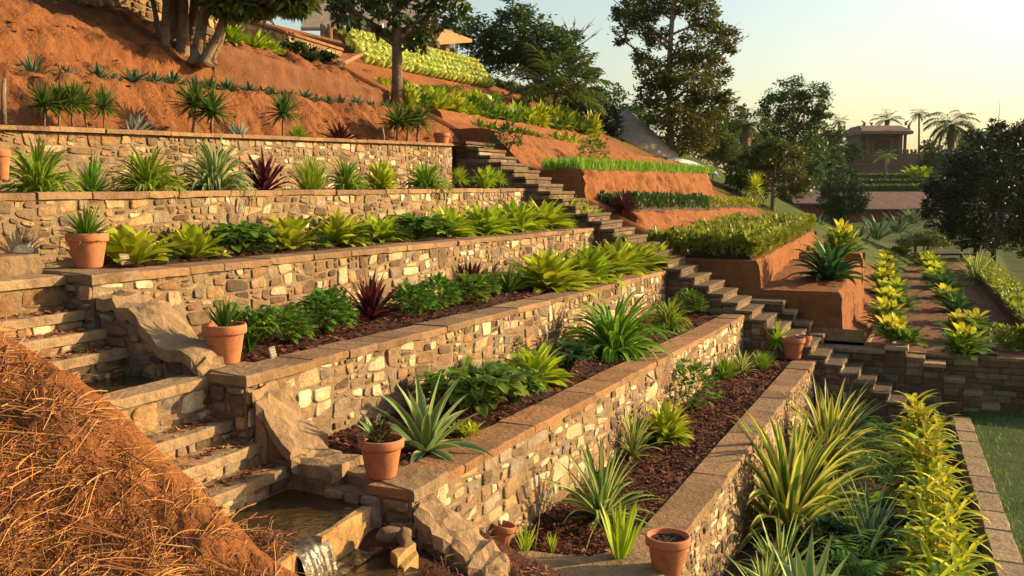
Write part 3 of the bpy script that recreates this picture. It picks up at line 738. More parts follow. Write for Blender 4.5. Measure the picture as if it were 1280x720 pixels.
for k in range(420):
    q_ = RN.randrange(6); x = 6.45 - abs(RN.gauss(0, .42)); y = (7.37 - .235 * q_ if q_ < 3 else 5.66 - .285 * (q_ - 3)) + RN.random() ** .6 * .22; z = (-1.12 - .165 * q_ if q_ < 3 else -2.0 - .175 * (q_ - 3)) + .006
    th = U2 = RN.uniform(0, 6.28); L = RN.uniform(.012, .05); w = L * RN.uniform(.15, .5); d = Vector((math.cos(th), math.sin(th), 0)); s_ = Vector((-d.y, d.x, 0)) * w; o_ = Vector((x, y, z)); up = Vector((0, 0, RN.uniform(.004, .022)))
    sb.add([o_ - d * L - s_, o_ + d * L - s_ + up * .3, o_ + d * L + s_, o_ - d * L + s_ + up, ], [(0, 1, 2, 3)], RN.choice(((.16, .055, .025), (.22, .085, .035), (.30, .15, .06))))
tag(sb.build('straw', M['straw']), 'reddish bark shreds lying below the rocks and at the pool rim', 'bark mulch', kind='stuff')

# ------------------------------------------------------------------ right hand staircase
root = empty('stone_staircase', (20.8, 3.0, -3.6), 'long stone staircase running down past the right ends of the terrace walls', 'staircase')
def sz(y): return lerp(.05, -3.45, (8.79 - y) / (8.79 - 2.41))
run = .30; y = 10.6; sw = MB(); core = MB(); k = 0
while y > -2.6:
    z = sz(y - .02) + .10
    tb = MB(); g_ = RN.uniform(.75, 1.1)
    slab_poly(tb, [(19.96 + RN.uniform(-.03, .03), y - run - .03), (21.5, y - run - .03), (21.5, y + .04), (19.96, y + .04)], z - .06, z, (g_ * .46, g_ * .44, g_ * .43), .012, .015)
    tb.build('tread', M['slab'], root)
    core.box((20.06, y - run, z - 1.5), (21.5, y - .001, z - .08))
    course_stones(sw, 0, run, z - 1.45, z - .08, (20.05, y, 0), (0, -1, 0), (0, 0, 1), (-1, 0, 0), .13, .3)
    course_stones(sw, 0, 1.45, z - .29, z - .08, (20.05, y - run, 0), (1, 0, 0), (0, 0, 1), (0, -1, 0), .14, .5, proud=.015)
    y -= run; k += 1
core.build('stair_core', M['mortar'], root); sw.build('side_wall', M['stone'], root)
# stepped wall beyond the stairs
root = empty('stepped_stone_wall', (21.7, 2.0, -4.5), 'dark stepped dry-laid stone wall with pale capstones beyond the staircase', 'stone wall')
FW = [(5.05, 4.72, -2.30), (4.72, 3.30, -2.42), (3.30, 3.05, -2.62), (3.05, 2.72, -2.86), (2.72, 2.45, -3.1), (2.45, 1.18, -3.36), (1.18, .75, -3.26), (.75, .42, -3.46), (.42, .02, -3.56), (.02, -.36, -3.86), (-.36, -.7, -4.1), (-.7, -1.02, -4.36), (-1.02, -1.3, -4.62), (-1.3, -1.7, -4.86), (-1.7, -2.3, -5.0)]
core = MB(); sw = MB(); YB = 5.1
for k, (ya, yb, z) in enumerate(FW):
    core.box((21.57, yb + .001, z - 2.2), (21.92, ya - .001, z - .08))
    course_stones(sw, 0, ya - yb, z - 2.0, z - .08, (21.56, ya, 0), (0, -1, 0), (0, 0, 1), (-1, 0, 0), .14, .42)
    cb = MB(); g_ = RN.uniform(.85, 1.1) * (1.7 if k in (6, 8) else 1.0)
    slab_poly(cb, [(21.47, yb - .03), (21.97, yb - .03), (21.97, ya), (21.47, ya)], z - .08, z, (g_ * .95, g_ * .9, g_ * .86), .012, .015); cb.build('capstone', M['slab'], root)
core.build('wall_core', M['mortar'], root); sw.build('stone_face', M['stone'], root)
rt_ = empty('low_stone_wall', (22.0, -2, -5.2), 'shaded dry-laid stone wall holding up the croton paths, beyond the stepped wall', 'stone wall')
c = MB(); c.box((22.03, -4.2, -5.4), (22.35, 1.0, -3.50)); c.build('wall_core', M['mortar'], rt_)
sw = MB(); course_stones(sw, 0, 5.2, -5.3, -3.5, (22.02, 1.0, 0), (0, -1, 0), (0, 0, 1), (-1, 0, 0), .15, .45); sw.build('stone_face', M['stone'], rt_)
c = MB()
for q in range(8): slab_poly(c, [(21.97, 1 - .65 * (q + 1) + .01), (22.4, 1 - .65 * (q + 1) + .01), (22.4, 1 - .65 * q), (21.97, 1 - .65 * q)], -3.5, -3.43, (.9, .85, .8), .01, .015)
c.build('coping', M['slab'], rt_)
# raised bed end and timber edgings by the croton rows
def edged_bed(x0, x1, y0, y1, z, zb, lab, mat='dark_wood'):
    rt = empty('bed_edging', (x0, (y0 + y1) / 2, zb), lab, 'bed edging', 'edgings of the croton beds')
    b = MB(); b.box((x0, y0, zb), (x0 + .14, y1, z), bev=.015); b.build('front_board', M[mat], rt)
    for yy in (y0, y1 - .07):
        b = MB(); b.box((x0 + .143, yy, zb), (x1, yy + .07, z - .03), bev=.01); b.build('side_board', M[mat], rt)

# ------------------------------------------------------------------ red earth terraces on the right
def earth_terrace(x0, x1, y0, yb, zt, zb, zslope, batter, lab, batx=.15, amp=.06, name='earth_terrace', mat='earth_wall', yslope=0.0):
    root_loc = (x0, y0, zb); mb = MB()
    def dsp(p, k=1.0):
        x, y, z = p; n1 = nz(x, y, z, .7, 3) * amp * 1.8 + nz(x, y, z, 2.6, 5) * amp * 1.5
        n2 = nz(y, z, x, .9, 3) * amp + nz(x + 9, z, y, 3.2, 3) * amp * .7
        return (x + n2 * k * .8, y + n1 * k, z + n1 * k * .35)
    L = x1 - x0; nx_ = max(12, int(L / .11)); zz = lambda x: zslope * (x - x0) / L
    def front(a, b):
        x = lerp(x0, x1, a); t = b; y = y0 - batter * (1 - t) ** 1.1; xx = x - batx * (1 - t) * (1 - min(1, a * 12)); h = lerp(zb, zt + zz(x), t)
        if b > .93: y += .05; h -= .0
        if b > .99: y += .02
        return dsp((xx, y + yslope * (x - x0) / L, h))
    mb.grid(front, nx_, 16)
    mb.grid(lambda a, b: dsp((lerp(x0, x1, a), lerp(y0 + .07, yb, b) + yslope * lerp(x0, x1, a) / L * 0 + yslope * a, zt + zz(lerp(x0, x1, a)) + .0), 1), nx_, 10)
    mb.grid(lambda a, b: dsp((x0 - batx * (1 - b), lerp(yb, y0 - batter * (1 - b) ** 1.1 + (.07 if b > .99 else .05 if b > .93 else 0), a), lerp(zb, zt, b))), 14, 10)
    mb.grid(lambda a, b: dsp((x1 + batx * (1 - b), lerp(y0 - batter * (1 - b) ** 1.1, yb, a) + yslope, lerp(zb, zt + zslope, b))), 10, 6)
    return tag(mb.build(name, M[mat], smooth=True, loc=root_loc), lab, 'earth terrace', 'red earth terraces')
earth_terrace(22.0, 40, 10.55, 12.6, 1.52, .3, -.30, 1.2, 'steep red earth bank below the leafy upper beds, right of the stairs', .1, .10)
earth_terrace(22.1, 35.6, 8.13, 9.6, .50, -.6, .12, .22, 'red earth terrace topped with bright grass', .1, .08)
earth_terrace(22.4, 40, 7.0, 8.2, -.52, -1.6, -.2, .75, 'red earth terrace topped with the low dark hedge', .12, .09)
earth_terrace(22.0, 31.7, 3.92, 6.9, -1.58, -2.6, .30, .06, 'red earth terrace with a shaded end, holding the yellow green bed', .03, .03)
earth_terrace(22.0, 27.0, 2.12, 3.95, -2.22, -3.6, .35, .07, 'lowest red earth terrace, holding the dark cycad', .04, .03)
earth_terrace(28.2, 28.9, 2.2, 4.6, -1.75, -3.6, .0, .05, 'short red earth wall behind the dark cycad', .03, .02)
earth_terrace(22.4, 36, 12.3, 13.8, 2.12, 1.2, -.12, .5, 'red earth ledge under the long leafy bed, above the steep bank', .1, .08)
earth_terrace(22.9, 32, 13.7, 15.6, 2.72, 1.9, .15, .3, 'red earth ledge just below the lettuce bank', .1, .06)
earth_terrace(24.0, 33.6, 15.75, 19.0, 3.62, 2.3, .12, .35, 'high red earth bank crowned by rows of pale lettuce', .25, .06)
earth_terrace(15.2, 21.6, 13.35, 14.5, 2.92, 1.9, -.36, .06, 'narrow earth path ledge running between the two trees', .1, .03, 'earth_ledge', 'path_earth')
earth_terrace(18.4, 23.6, 15.92, 16.3, 3.38, 2.6, -.1, .15, 'low red earth face under the short sunlit wall', .05, .03)
# bed of lettuce slopes upward behind the high bank
lt = MB(); lt.grid(lambda a, b: (lerp(24.2, 33.2, a), lerp(15.9, 17.0, b), lerp(3.55, 4.9, b) + .12 * a), 20, 8)
tag(lt.build('lettuce_bed_soil', M['earth'], loc=(24.2, 15.95, 3.6)), 'sloping soil bed behind the pale lettuces', 'soil bed')
# croton beds, paths
pb = MB(); pb.grid(lambda a, b: (lerp(22.1, 50, a), lerp(lerp(-3.9, -2.1, sstep(23, 26, lerp(22.1, 50, a))), 2.1, b) + a * .8, -3.425 + .0 * a + nz(a * 28, b * 4, 1, 1.2, 3) * .03), 90, 24)
tag(pb.build('garden_path', M['path_earth'], smooth=True), kind='structure')
edged_bed(22.05, 27, 1.02, 1.62, -3.30, -3.9, 'brown timber edging round the near end of the left croton bed', 'wood')
edged_bed(22.05, 23.4, -1.0, -.05, -3.36, -4.6, 'dark raised box at the near end of the right croton bed')
for (y0, y1, z, lab) in ((1.62, 3.35, -3.02, 'upper timber step board below the cycad terrace'), (1.05, 2.5, -3.28, 'lower timber step board below the cycad terrace')):
    b = MB(); b.box((21.96, y0, -3.9), (22.04 - .02 * (z > -3.1), y1, z), bev=.01); tag(b.build('step_board', M['wood'], loc=(22, y0, -3.9)), lab, 'timber board', 'timber boards by the stairs')
# upper small walls
def small_wall(x0, x1, y, z0, z1, h, lab, w, dz=0):
    root = empty('rubble_wall', (x0, y, z0 - h), lab, 'stone wall'); L = x1 - x0
    c = MB(); c.add([(x0, y, z0 - h), (x1, y, z1 - h), (x1, y + .35, z1 - h), (x0, y + .35, z0 - h), (x0, y, z0), (x1, y, z1), (x1, y + .35, z1), (x0, y + .35, z0)], [(0, 1, 5, 4), (1, 2, 6, 5), (2, 3, 7, 6), (3, 0, 4, 7), (4, 5, 6, 7)])
    c.build('mortar_core', M['mortar'], root)
    r = MB(); zr = min(z0, z1) - h; rubble(r, [(0, z0 - h - zr), (L, z1 - h - zr), (L, z1 - .06 - zr), (0, z0 - .06 - zr)], (x0, y, zr), (1, 0, 0), (0, 0, 1), (0, -1, 0), .07, .15, .8, w, .008, .03); r.build('stone_face', M['stone'], root, True)
    cp = MB(); cp.add([(x0, y - .05, z0), (x1, y - .05, z1), (x1, y + .38, z1), (x0, y + .38, z0), (x0, y - .05, z0 + .07), (x1, y - .05, z1 + .07), (x1, y + .38, z1 + .07), (x0, y + .38, z0 + .07)], [(0, 1, 5, 4), (1, 2, 6, 5), (2, 3, 7, 6), (3, 0, 4, 7), (4, 5, 6, 7), (0, 3, 2, 1)], (1.25, .85, .6))
    cp.build('coping', M['coping'], root)
small_wall(11.5, 18.0, 15.6, 4.75, 4.6, 1.9, 'shaded dark stone wall behind the many-stemmed tree, at the top edge', (0, 2, 5, 2))
small_wall(18.9, 23.4, 16.0, 4.15, 3.95, .75, 'short sunlit stone wall with orange coping right of the many-stemmed tree', (2, 4, 1, 1))

# ------------------------------------------------------------------ leaves and plants
def width_fn(kind, t):
    if kind == 'strap': return min(1, .55 + t * 3) * (1 - t ** 3.2)
    if kind == 'lance': return math.sin(math.pi * min(1, .08 + .92 * t ** .85)) ** .8
    if kind == 'ovate': return (math.sin(math.pi * t ** .75) ** .75 if t > .12 else .10) if t < .999 else 0
    if kind == 'obov': return min(1, .22 + 1.1 * t) * (1 - max(0, (t - .6) / .4) ** 2.2)
    if kind == 'agave': return (1 - .3 * t) * (1 - t ** 3) * (.75 + .5 * math.sin(math.pi * t))
    return 1 - t
def blade(mb, base, az, el, L, w, droop, n=6, fold=.25, kind='lance', twist=0.0, side=0.0, wave=0.0):
    p = Vector(base); vs = []; cs = []; rnd = RN.random()
    e = el; a = az; step = L / n
    for i in range(n + 1):
        t = i / n
        d = Vector((math.cos(a) * math.cos(e), math.sin(a) * math.cos(e), math.sin(e)))
        sd_ = Vector((-math.sin(a), math.cos(a), 0)); up = sd_.cross(d) * -1
        if up.z < 0 and abs(e) < 1.57: up = -up
        tw = twist * t; s2 = sd_ * math.cos(tw) + up * math.sin(tw); u2 = up * math.cos(tw) - sd_ * math.sin(tw)
        hw = w * .5 * max(.0, width_fn(kind, t))
        wv = wave * math.sin(t * 9 + rnd * 6) * w
        vs += [p - s2 * hw + u2 * (fold * hw + wv), p, p + s2 * hw + u2 * (fold * hw - wv)]
        cs += [(t, 1, rnd), (t, 0, rnd), (t, 1, rnd)]
        p = p + d * step; e -= droop / n * (.4 + 1.2 * t); a += side / n
    fs = []
    for i in range(n):
        b = i * 3; fs += [(b, b + 1, b + 4, b + 3), (b + 1, b + 2, b + 5, b + 4)]
    mb.add(vs, fs, cs)
U_ = RN.uniform
def rosette(n, L, w, el0, el1, dr, kind='lance', seg=6, fold=.3, r0=.03, z0=0.0, wave=0, lv=.2, mb=None, c=(0, 0)):
    """leaves from upright at the centre to spreading outside"""
    mb = mb or MB(); ga = 2.39996
    for k in range(n):
        t = (k + .5) / n; el = lerp(el1, el0, t ** .8) + U_(-.12, .12); Lk = L * lerp(.75, 1, math.sin(math.pi * min(1, .25 + t * .6))) * U_(1 - lv, 1 + lv * .6)
        az = k * ga + U_(-.25, .25)
        blade(mb, (c[0] + math.cos(az) * r0 * t, c[1] + math.sin(az) * r0 * t, z0 + U_(0, .02)), az, el, Lk, w * U_(.8, 1.15), dr * U_(.6, 1.3) * lerp(.6, 1.0, t), seg, fold, kind, U_(-.5, .5), U_(-.25, .25), wave)
    return mb
def p_strappy(): return rosette(150, .62, .055, .15, 1.4, 2.3, 'strap', 7, .35, .12)
def p_grassy(): return rosette(170, .5, .03, .55, 1.5, .9, 'strap', 5, .3, .16)
def p_agave(): return rosette(28, .6, .09, .0, 1.4, .75, 'agave', 8, .45, .05, lv=.15)
def p_spider(): return rosette(48, .62, .055, .05, 1.45, 1.0, 'strap', 8, .4, .04)
def p_aloe(): return rosette(60, .42, .036, .65, 1.5, .15, 'agave', 5, .5, .05)
def p_spiky(): return rosette(84, .45, .045, -.1, 1.5, .35, 'agave', 5, .4, .03)
def p_lime(): return rosette(52, .48, .13, .35, 1.45, .9, 'obov', 6, .25, .04, wave=.06)
def p_lime2(): return rosette(84, .46, .12, .15, 1.4, 1.2, 'lance', 6, .3, .06, wave=.05)
def p_maroon(): return rosette(44, .5, .075, .15, 1.5, .45, 'lance', 6, .4, .04)
def p_succ(): return rosette(22, .3, .075, .25, 1.4, -.2, 'agave', 4, .5, .04)
def p_hosta():
    mb = MB()
    for k in range(120):
        az = U_(0, 6.28); r = .40 * math.sqrt(U_(0.02, 1)); h = (.34 - .55 * r * r) * U_(.6, 1.1)
        blade(mb, (r * math.cos(az) * .75, r * math.sin(az) * .75, h), az + U_(-.7, .7), U_(-.1, .55), U_(.16, .26), U_(.09, .14), U_(.6, 1.4), 5, .2, 'ovate', U_(-.4, .4), wave=.05)
        if k % 2: mb.tube([(0, 0, 0), (r * .4 * math.cos(az), r * .4 * math.sin(az), h * .7), (r * math.cos(az) * .75, r * math.sin(az) * .75, h)], .006, 4, (.3, 0, .3), False)
    return mb
def p_bush(n=620, l=.10, kind='ovate', zc=.34, rx=.40, rz=.36, lw=.55):
    mb = MB()
    for k in range(n):
        v = Vector((RN.gauss(0, 1), RN.gauss(0, 1), RN.gauss(0, 1))).normalized()
        if v.z < -.55: continue
        rr = U_(.62, 1.04) * (1 + .22 * nz(v.x * 2, v.y * 2, v.z * 2, 1.3, 2)); p = (v.x * rx * rr, v.y * rx * rr, zc + v.z * rz * rr)
        az = math.atan2(v.y, v.x) + U_(-.8, .8); blade(mb, p, az, math.asin(max(-1, min(1, v.z))) * .6 + U_(-.3, .5), l * U_(.7, 1.3), l * lw * U_(.8, 1.2), U_(.2, 1.2), 3, .2, kind, U_(-.6, .6))
    for k in range(7):
        az = k * .9; mb.tube([(0, 0, 0), (rx * .35 * math.cos(az), rx * .35 * math.sin(az), zc * .7), (rx * .65 * math.cos(az), rx * .65 * math.sin(az), zc * 1.2)], [.012, .008, .003], 4, (.2, 0, .2), False)
    return mb
def p_sedum(): return p_bush(520, .13, 'obov', .26, .36, .28, .75)
def p_fern():
    mb = MB()
    for k in range(26):
        az = k * 2.4 + U_(-.2, .2); el = U_(.4, 1.3); L = U_(.4, .62); p = Vector((0, 0, 0)); e = el
        for q in range(12):
            d = Vector((math.cos(az) * math.cos(e), math.sin(az) * math.cos(e), math.sin(e))); p = p + d * L / 12; e -= .13
            if q > 1:
                l = .12 * math.sin(math.pi * (q / 12.5)) + .02
                for s in (-1, 1): blade(mb, p, az + s * 1.15, e * .5, l, .03, .4, 2, .1, 'lance')
    return mb
def p_cycad():
    mb = MB()
    for k in range(40):
        az = k * 2.4 + U_(-.2, .2); el = lerp(1.4, .25, (k / 40) ** .8); L = U_(.5, .66)
        blade(mb, (0, 0, .06), az, el, L, .12, 1.1, 7, .45, 'lance', U_(-.3, .3), wave=.03)
    return mb
def p_head():                      # a lettuce head: a tight ball in a collar of cupped leaves
    mb = MB(); vs = []; cs = []; a, b = 10, 7
    for q in range(b + 1):
        for k in range(a):
            th, ph = 6.2832 * k / a, math.pi * q / b; r = .15 * (1 + .18 * math.sin(th * 5 + q)); vs.append((r * math.sin(ph) * math.cos(th), r * math.sin(ph) * math.sin(th), .15 + .14 * math.cos(ph))); cs.append((.5, .6 + .4 * (k % 2), .75))
    mb.add(vs, [(q * a + k, q * a + (k + 1) % a, (q + 1) * a + (k + 1) % a, (q + 1) * a + k) for q in range(b) for k in range(a)], cs)
    for k in range(15):
        az = k * 2.4; blade(mb, (.07 * math.cos(az), .07 * math.sin(az), .03), az, lerp(.5, 1.2, (k % 3) / 2), U_(.2, .26), U_(.16, .22), -.9, 4, .35, 'obov', 0, 0, .10)
    return mb
def p_clump_leaf():                # mixed leafy vegetable clump
    mb = MB()
    for c in range(5):
        rosette(12, .42, .12, .3, 1.35, 1.0, 'obov', 5, .25, .03, wave=.07, mb=mb, c=(U_(-.2, .2), U_(-.2, .2)))
    return mb
def croton_parts():
    g_, y_ = MB(), MB(); st = MB()
    for s in range(7):
        az = s * .9 + U_(-.3, .3); r = U_(.03, .22) if s else 0; h = U_(.5, .85) * (1.1 - r)
        b0 = Vector((r * .4 * math.cos(az), r * .4 * math.sin(az), 0)); b1 = Vector((r * math.cos(az) * 1.3, r * math.sin(az) * 1.3, h))
        st.tube([b0, b0.lerp(b1, .5) + Vector((0, 0, .03)), b1], [.016, .013, .008], 5)
        for k in range(24):
            t = k / 24; p = b0.lerp(b1, lerp(.25, 1, t)); yl = RN.random() < lerp(.15, .95, t ** 1.2)
            blade(y_ if yl else g_, p, k * 2.4 + U_(-.3, .3), lerp(.05, 1.15, t ** 2) + U_(-.2, .2), U_(.28, .46), U_(.05, .075), U_(.8, 1.9), 6, .3, 'lance', U_(-.5, .5), U_(-.3, .3), .05)
    return [('stem', st, 'wood'), ('leaves', g_, 'LM:croton'), ('young_leaves', y_, 'LM:yellow')]
def croton_soft():
    g_, y_ = MB(), MB()
    for s in range(6):
        cx, cy = U_(-.22, .22), U_(-.22, .22); h = U_(.10, .32)
        rosette(13, .36, .12, .15, 1.2, 1.0, 'obov', 5, .25, .03, z0=h * .7, wave=.06, mb=g_, c=(cx, cy))
        if s < 4: rosette(8, .28, .09, .5, 1.4, .7, 'obov', 5, .25, .02, z0=h + .06, wave=.06, mb=y_, c=(cx + U_(-.05, .05), cy))
    return [('leaves', g_, 'LM:green'), ('young_leaves', y_, 'LM:yellow')]
def yucca_parts(stems=2, leafmat='LM:yucca', L=.34):
    st, cr = [], []
    out = []
    for s in range(stems):
        x = (s - (stems - 1) / 2) * .22 + U_(-.03, .03); y = U_(-.08, .08); h = U_(.36, .5); tx, ty = x + U_(-.08, .08), y + U_(-.05, .05)
        a = MB(); a.tube([(x, y, -.05), (lerp(x, tx, .5), y, h * .5), (tx, ty, h)], [.022, .018, .02], 6); out.append(('stem', a, 'pale_bark'))
        b = MB(); rosette(80, L * 1.25, .042, -.6, 1.5, .35, 'agave', 4, .35, .02, z0=h, mb=b, c=(tx, ty)); out.append(('crown', b, leafmat))
    return out
PROTO = {}
def proto(kind, mat, fn, nvar=3):
    L = []
    for k in range(nvar):
        p = fn(); p = [(None, p, mat)] if isinstance(p, MB) else p
        V_ = np.array([v[:] for q in p for v in map(tuple, q[1].v)]); R2 = np.hypot(V_[:, 0], V_[:, 1])
        W_ = 2 * np.percentile(R2, 95); H_ = np.percentile(V_[:, 2], 99)
        me = [(nm, mb.mesh(nm or kind, LM[m[3:]] if m.startswith('LM:') else M[m], not m.startswith('LM:') or True)) for nm, mb, m in p]
        L.append((me, W_, H_))
    PROTO[kind] = L
for k, m, fn, nv in (('strappy', 'LM:bright', p_strappy, 3), ('grassy', 'LM:bright', p_grassy, 2), ('striped_agave', 'LM:agave', p_agave, 3), ('grey_agave', 'LM:agave', p_strappy, 1), ('spider', 'LM:varieg_mid', p_spider, 3),
                     ('aloe', 'LM:yucca', p_aloe, 1), ('spiky', 'LM:green', p_spiky, 2), ('spiky_yellow', 'LM:yellow', p_spiky, 1), ('lime', 'LM:lime', p_lime, 4), ('lime_strap', 'LM:lime', p_lime2, 4), ('maroon', 'LM:maroon', p_maroon, 3), ('succulent', 'LM:blue', p_succ, 3),
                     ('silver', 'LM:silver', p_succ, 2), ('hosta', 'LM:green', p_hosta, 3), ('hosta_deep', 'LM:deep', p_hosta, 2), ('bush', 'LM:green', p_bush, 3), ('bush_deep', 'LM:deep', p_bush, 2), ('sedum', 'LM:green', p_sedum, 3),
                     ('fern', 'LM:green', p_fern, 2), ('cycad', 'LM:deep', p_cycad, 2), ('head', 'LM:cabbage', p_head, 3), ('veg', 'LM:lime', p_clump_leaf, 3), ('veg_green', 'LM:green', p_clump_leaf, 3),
                     ('dracaena', 'LM:varieg', lambda: rosette(84, .95, .11, .1, 1.45, 1.35, 'strap', 8, .35, .12), 3), ('banana', 'LM:blue', lambda: rosette(26, .8, .11, .5, 1.45, 1.2, 'lance', 7, .25, .10, wave=.04), 2),
                     ('blades', 'LM:lime', lambda: rosette(16, .5, .06, 1.0, 1.5, .3, 'lance', 6, .35, .06), 1), ('grey_spiky', 'LM:blue', p_spider, 2)):
    proto(k, m, fn, nv)
proto('croton', None, croton_parts, 4); proto('croton_soft', None, croton_soft, 4)
proto('yucca_pair', None, lambda: yucca_parts(2), 2); proto('yucca_three', None, lambda: yucca_parts(3), 1); proto('yucca_one', None, lambda: yucca_parts(1), 2)
proto('cordyline', None, lambda: yucca_parts(1, 'LM:lime', .4), 1); proto('dark_cordyline', None, lambda: yucca_parts(1, 'LM:maroon', .42), 1); proto('yellow_yucca', None, lambda: yucca_parts(1, 'LM:yellow', .4), 1)
ORD = 'first second third fourth fifth sixth seventh eighth ninth tenth eleventh twelfth thirteenth fourteenth fifteenth sixteenth seventeenth eighteenth nineteenth twentieth'.split()
LABQ = []                                     # (object, look, place, u)
def put(kind, name, loc, W_, H_, look, place, cat, group=None, u=0, label=None, var=None):
    L = PROTO[kind]; me, w, h = L[var if var is not None else RN.randrange(len(L))]
    sx, sz_ = 1.24 * W_ / w, 1.14 * H_ / h; rz = U_(0, 6.28) if len(me) == 1 else U_(-.6, .6)
    if len(me) == 1 and me[0][0] is None:
        o = bpy.data.objects.new(name, me[0][1]); COL.objects.link(o)
    else:
        o = bpy.data.objects.new(name, None); o.empty_display_size = .1; COL.objects.link(o)
        for nm, m_ in me:
            c = bpy.data.objects.new(nm, m_); COL.objects.link(c); c.parent = o
    o.location = loc; o.rotation_euler = (U_(-.04, .04), U_(-.04, .04), rz); o.scale = (sx, sx, sz_)
    tag(o, label, cat, group)
    if not label: LABQ.append((o, look, place, u))
    return o
def on(zf, u, v):
    p = at(u, v, z=zf(14, 0))
    for k in range(4): p = at(u, v, z=zf(p.x, p.y))
    return p
def row(zf, items, place, group=None):
    """items: kind, name, look, u, v(base), px width, px height"""
    for (kind, name, look, u, v, pw, ph, *r) in items:
        p = on(zf, u, v); k = depth(p) / FPX
        if kind in ('lime', 'lime_strap', 'hosta', 'sedum'): pw *= 1.2
        put(kind, name, p - Vector((0, 0, .01)), pw * k, ph * k, look, place, 'plant', group, u)

def zplane(y0, z0, z1):                        # a level that follows a wall top from x 7 to 20
    return lambda x, y: lerp(z0, z1, (x - 7) / 13)

# ------------------------------------------------------------------ plants, bed by bed (surveyed base pixel, width, height)
def row_y(y, items, place, group=None, zf=bank_h, sink=.02):
    for (kind, name, look, u, v, pw, ph) in items:
        p = at(u, v, y=y); p.z = zf(p.x, y) - sink; k = depth(p) / FPX
        put(kind, name, p, pw * k, ph * k, look, place, 'plant', group, u)
row_y(10.80, [('yucca_three', 'yucca', 'dark green yucca on several pale stems', 75, 158, 66, 60), ('yucca_pair', 'yucca', 'green yucca on two thin pale stems', 122, 160, 56, 58),
    ('silver', 'agave', 'small silver agave', 168, 163, 42, 26), ('yucca_pair', 'yucca', 'dark bushy yucca with a short dark stem', 250, 167, 74, 64),
    ('silver', 'agave', 'small silver agave', 298, 169, 26, 24), ('yucca_one', 'yucca', 'bright green sunlit yucca', 350, 173, 52, 56), ('grassy', 'grass_clump', 'small bright grass clump', 372, 174, 28, 20),
    ('maroon', 'cordyline', 'low maroon rosette', 425, 178, 44, 24), ('yucca_three', 'yucca', 'yucca clump on three pale stems', 512, 183, 66, 48)], 'behind the topmost stone wall')
row_y(12.52, [('striped_agave' if u < 0 else 'succulent', 'succulent', 'small blue green succulent', u, v, w * 1.35, h * 1.35) for u, v, w, h in
    ((80, 84, 24, 14), (122, 91, 22, 14), (144, 93, 16, 10), (168, 98, 28, 14), (192, 103, 22, 13), (216, 105, 30, 16), (244, 107, 26, 16), (263, 106, 18, 14), (284, 112, 26, 14), (310, 114, 20, 12),
     (326, 117, 18, 10), (340, 118, 18, 10), (357, 119, 20, 11), (380, 122, 20, 11), (396, 123, 16, 10), (410, 125, 16, 10), (426, 126, 16, 11), (445, 128, 16, 10), (464, 130, 18, 10), (482, 132, 14, 10))],
    'along the red bank ledge', 'succulents along the red bank')
row_y(12.6, [('grey_spiky', 'agave', 'large dark spiky agave', 40, 83, 46, 32)], 'high on the left red bank')
B1 = BEDZ[1]; B2 = BEDZ[2]; B3 = BEDZ[3]; B4 = BEDZ[4]; B5 = BEDZ[5]
row_y(8.98, [('strappy', 'strappy_plant', 'wide mound of arching green leaves', 48, 234, 82, 54), ('spiky', 'spiky_plant', 'narrow spiky green plant', 115, 234, 46, 46), ('strappy', 'strappy_plant', 'wide mound of arching green leaves', 185, 234, 84, 48),
    ('grey_agave', 'agave', 'large pale striped agave', 268, 233, 84, 54), ('maroon', 'cordyline', 'dark maroon cordyline', 330, 233, 50, 46), ('grassy', 'grass_clump', 'bright green grassy clump', 388, 233, 50, 42), ('strappy', 'strappy_plant', 'small mound of arching green leaves', 434, 233, 44, 36),
    ('lime_strap', 'leafy_plant', 'leafy green plant', 477, 232, 40, 34), ('strappy', 'strappy_plant', 'low bushy green mound', 533, 232, 56, 32), ('cordyline', 'leafy_plant', 'young lime plant', 578, 231, 26, 28), ('lime', 'leafy_plant', 'young lime plant', 606, 229, 28, 26), ('cordyline', 'leafy_plant', 'young lime plant', 625, 228, 24, 24)],
    'on the narrow top wall shelf', None, lambda x, y: B1(x, y), .0)
LG = 'lime green bedding clumps'
row(B2, [('lime', 'leafy_plant', 'lime broad-leaved clump', 165, 331, 88, 44), ('lime', 'leafy_plant', 'lime broad-leaved clump', 240, 323, 66, 40), ('hosta', 'leafy_plant', 'mid green round-leaved clump', 298, 319, 62, 36), ('lime', 'leafy_plant', 'lime broad-leaved clump', 362, 313, 64, 40),
    ('lime_strap', 'leafy_plant', 'lime broad-leaved clump', 424, 307, 60, 36), ('lime_strap', 'leafy_plant', 'lime broad-leaved clump', 474, 303, 50, 30), ('hosta', 'leafy_plant', 'mid green round-leaved clump', 522, 300, 66, 28), ('lime_strap', 'leafy_plant', 'lime broad-leaved clump', 562, 297, 52, 34),
    ('lime_strap', 'leafy_plant', 'lime broad-leaved clump', 606, 294, 58, 34), ('lime_strap', 'leafy_plant', 'lime broad-leaved clump', 646, 291, 56, 34), ('lime_strap', 'leafy_plant', 'lime broad-leaved clump', 680, 287, 56, 32), ('lime_strap', 'leafy_plant', 'lime broad-leaved clump', 706, 285, 44, 32), ('lime', 'leafy_plant', 'lime broad-leaved clump', 728, 285, 36, 28)], 'in the second bed from the top', LG)
row_y(7.98, [('bush_deep', 'shrub', 'dark little shrub', u, v, w, h) for u, v, w, h in ((205, 318, 30, 26), (326, 305, 30, 28), (395, 303, 30, 24), (450, 298, 26, 24), (500, 292, 28, 20), (585, 286, 26, 22))], 'behind the lime clumps of the second bed', None, lambda x, y: B2(x, y), .02)
